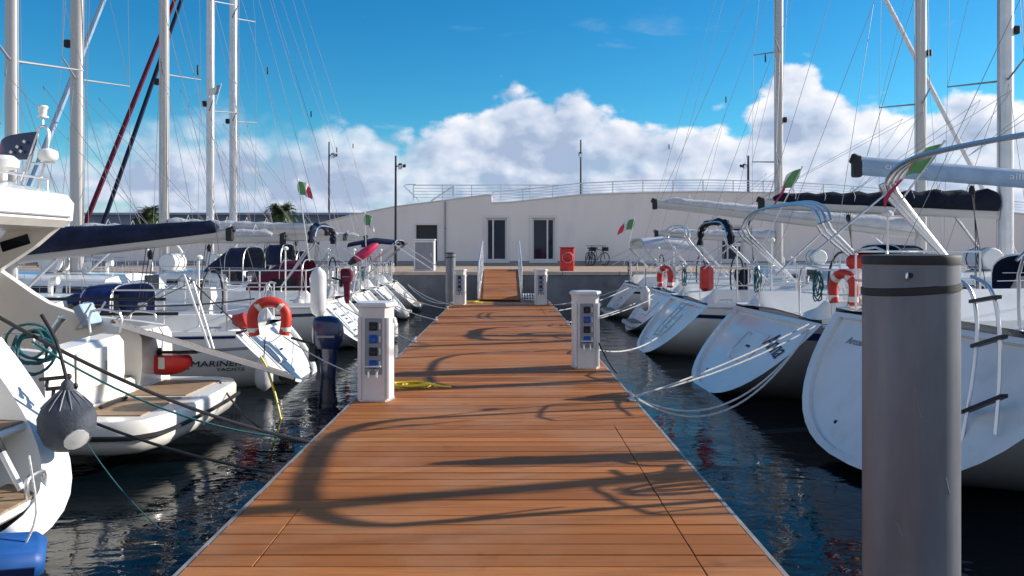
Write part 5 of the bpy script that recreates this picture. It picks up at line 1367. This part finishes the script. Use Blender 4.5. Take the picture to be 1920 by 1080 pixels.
def hose(cx, cy, R, n, seed, label, m='ropey', rr=.011, ex=1.0):
    rnd = random.Random(seed); P = []
    N = n * 14
    for i in range(N):
        a = 2 * PI * i / 14 + rnd.uniform(-.1, .1); k = R * (.75 + .25 * math.sin(i * .37 + seed)); ox = .05 * math.sin(i * .21)
        P.append((cx + ex * k * math.cos(a) + ox, cy + k * .8 * math.sin(a), .012 + .010 * (i // 14) + .006 * math.sin(i * 1.3)))
    P += [(cx + ex * R * 1.35, cy - R * .2, .013), (cx + ex * R * 1.7, cy - R * .3, .013)]
    b = MB(); b.tube(P, rr, 6, smooth=3); return tag(b.build('coiled_hose', m, smooth=True), label, 'hose')
hose(-1.02, 8.75, .20, 4, 1, 'bright yellow hose coiled beside the large left pedestal', ex=1.25)
hose(-.95, 22.9, .24, 4, 2, 'yellow hose coiled at the far end by the left pedestal', ex=1.3)
# rope coils and little gear near the left boats
b = MB(); P = []
for i in range(70):
    a = i * .62; P.append(at(62, 652, 5.7) + Vector((.14 * math.sin(a) * (1 + .3 * math.sin(i * .5)), .03 * math.cos(i), .10 * math.cos(a) * (1.2 + .4 * math.sin(i * .3)) - .04 * math.sin(i * .17))))
b.tube(P, .010, 5, smooth=2); tag(b.build('hanging_rope_coil', 'ropeteal', smooth=True), 'tangled teal rope coil hanging at the left edge above the grey fender', 'rope')
b = MB(); P = []
for i in range(60):
    a = i * .6; P.append(at(1607, 590, 8.9) + Vector((.07 * math.sin(a) * (1 + .3 * math.sin(i * .5)), .03 * math.cos(i), .20 * math.cos(a) * (1.0 + .25 * math.sin(i * .3)))))
b.tube(P, .009, 5, smooth=2); tag(b.build('hanging_rope_coil', 'coping', smooth=True), 'brownish rope coil hanging just left of the foreground pile', 'rope')
r = empty('rail_box', at(1604, 520, 8.95), 'white plastic box on the stern rail beside the lifebuoy near the pile', 'box'); r.rotation_euler = (0, 0, -.4)
b = MB(); b.box((0, 0, 0), (.14, .14, .26), bev=.03); b.build('case', 'whitepl', r, smooth=True)
b = MB(); b.box((0, 0, .14), (.16, .16, .04), bev=.015); b.build('lid', 'whitepl', r, smooth=True)
r = empty('rod_holder', at(98, 622, 5.9), 'polished steel tube holder at the left edge above the rope coil', 'rod holder'); r.rotation_euler = (0, .6, 0)
b = MB(); b.lathe([(.028, -.13), (.028, .11), (.036, .12), (.036, .14), (.03, .14), (.028, .0)], n=14); b.build('tube', 'steel', r, smooth=True)
b = MB(); b.box((0, 0, -.14), (.08, .08, .02)); b.build('base', 'steel', r)
r = empty('folded_chair', at(165, 600, 9.2), 'small blue and silver folded deck chair on the motor yacht aft deck', 'deck chair')
b = MB(); b.box((0, 0, .06), (.10, .3, .26), ry=-.5, bev=.01); b.build('fabric', 'bluegrey', r)
b = MB(); b.tube([(-.06, -.16, -.1), (.12, -.16, .2)], .012, 5); b.tube([(-.06, .16, -.1), (.12, .16, .2)], .012, 5); b.tube([(-.06, -.16, -.1), (-.06, .16, -.1)], .012, 5); b.build('frame', 'alu', r, smooth=True)

# dark padded rails along the near side of the lettered yacht
for z_, x0_, x1_ in ((.50, 1.2, 4.6), (.30, 1.0, 3.9)):
    b = MB(); b.tube([L2.P(lerp(x0_, x1_, i / 8) / L2.L, 1, 1) + Vector((0, -.06, z_)) for i in range(9)], .022, 6); b.build('rail_pad', 'black', b2, smooth=True)

# boarding ladder of the nearest right yacht, steel rails with dark treads
la_a = [wpt(la, ra, p) for p in (at(1800, 842, 6.05), at(1822, 720, 6.12), at(1832, 610, 6.2), at(1820, 545, 6.3), at(1790, 520, 6.5))]
la_b = [wpt(la, ra, p) for p in (at(1866, 815, 5.75), at(1874, 700, 5.82), at(1872, 600, 5.9), at(1856, 540, 6.0), at(1822, 518, 6.25))]
lad = MB().tube(la_a, .015, 8, smooth=5).build('boarding_ladder', 'steel', bA, smooth=True)
MB().tube(la_b, .015, 8, smooth=5).build('ladder_rail', 'steel', lad, smooth=True)
for t_ in (.18, .42, .66):
    ca, cb = catmull(la_a, 8), catmull(la_b, 8); p_, q_ = ca[int(t_ * 32)], cb[int(t_ * 32)]
    b = MB(); e_ = (q_ - p_) * .12; b.loft([[c + Vector(d) for d in ((-.03, 0, -.014), (.03, 0, -.014), (.03, 0, .014), (-.03, 0, .014))] for c in (p_ - e_, q_ + e_ * 1.6)], True, True); b.build('tread', 'post', lad)

rope((1.18, 10.05, .33), (1.34, 9.6, .02), .03, .009, 'ropeb', 'short black cable leaving the taps of the right pedestal', 'power_cable', cat='cable')
fender((-3.9, 15.0, .35), .12, .5, 'white fender with short rope on the near side of the maroon hooded yacht', rope=.3)
fender((-4.9, 18.5, .35), .12, .5, 'white fender on the near side of the yacht with flat dark bimini', rope=.3)
fender((4.6, 13.8, .25), .12, .55, 'white fender on the near side of the third right yacht', rope=.3)
fender((4.4, 18.0, .3), .12, .5, 'white fender on the near side of the fourth right yacht', rope=.3)

rope((-3.35, 10.6, .86), (-4.9, 9.4, .86), .05, .010, 'ropeb', 'slack dark line between the lettered yacht rail and the motor yacht')
rope((-3.6, 14.6, 1.0), (-3.3, 13.6, .75), .10, .009, 'ropew', 'short slack pale line between the lettered yacht and its neighbour')
rope((-3.4, 18.2, 1.0), (-3.5, 17.9, .3), .0, .009, 'ropew', 'short pale fender line at the maroon hooded yacht stern')
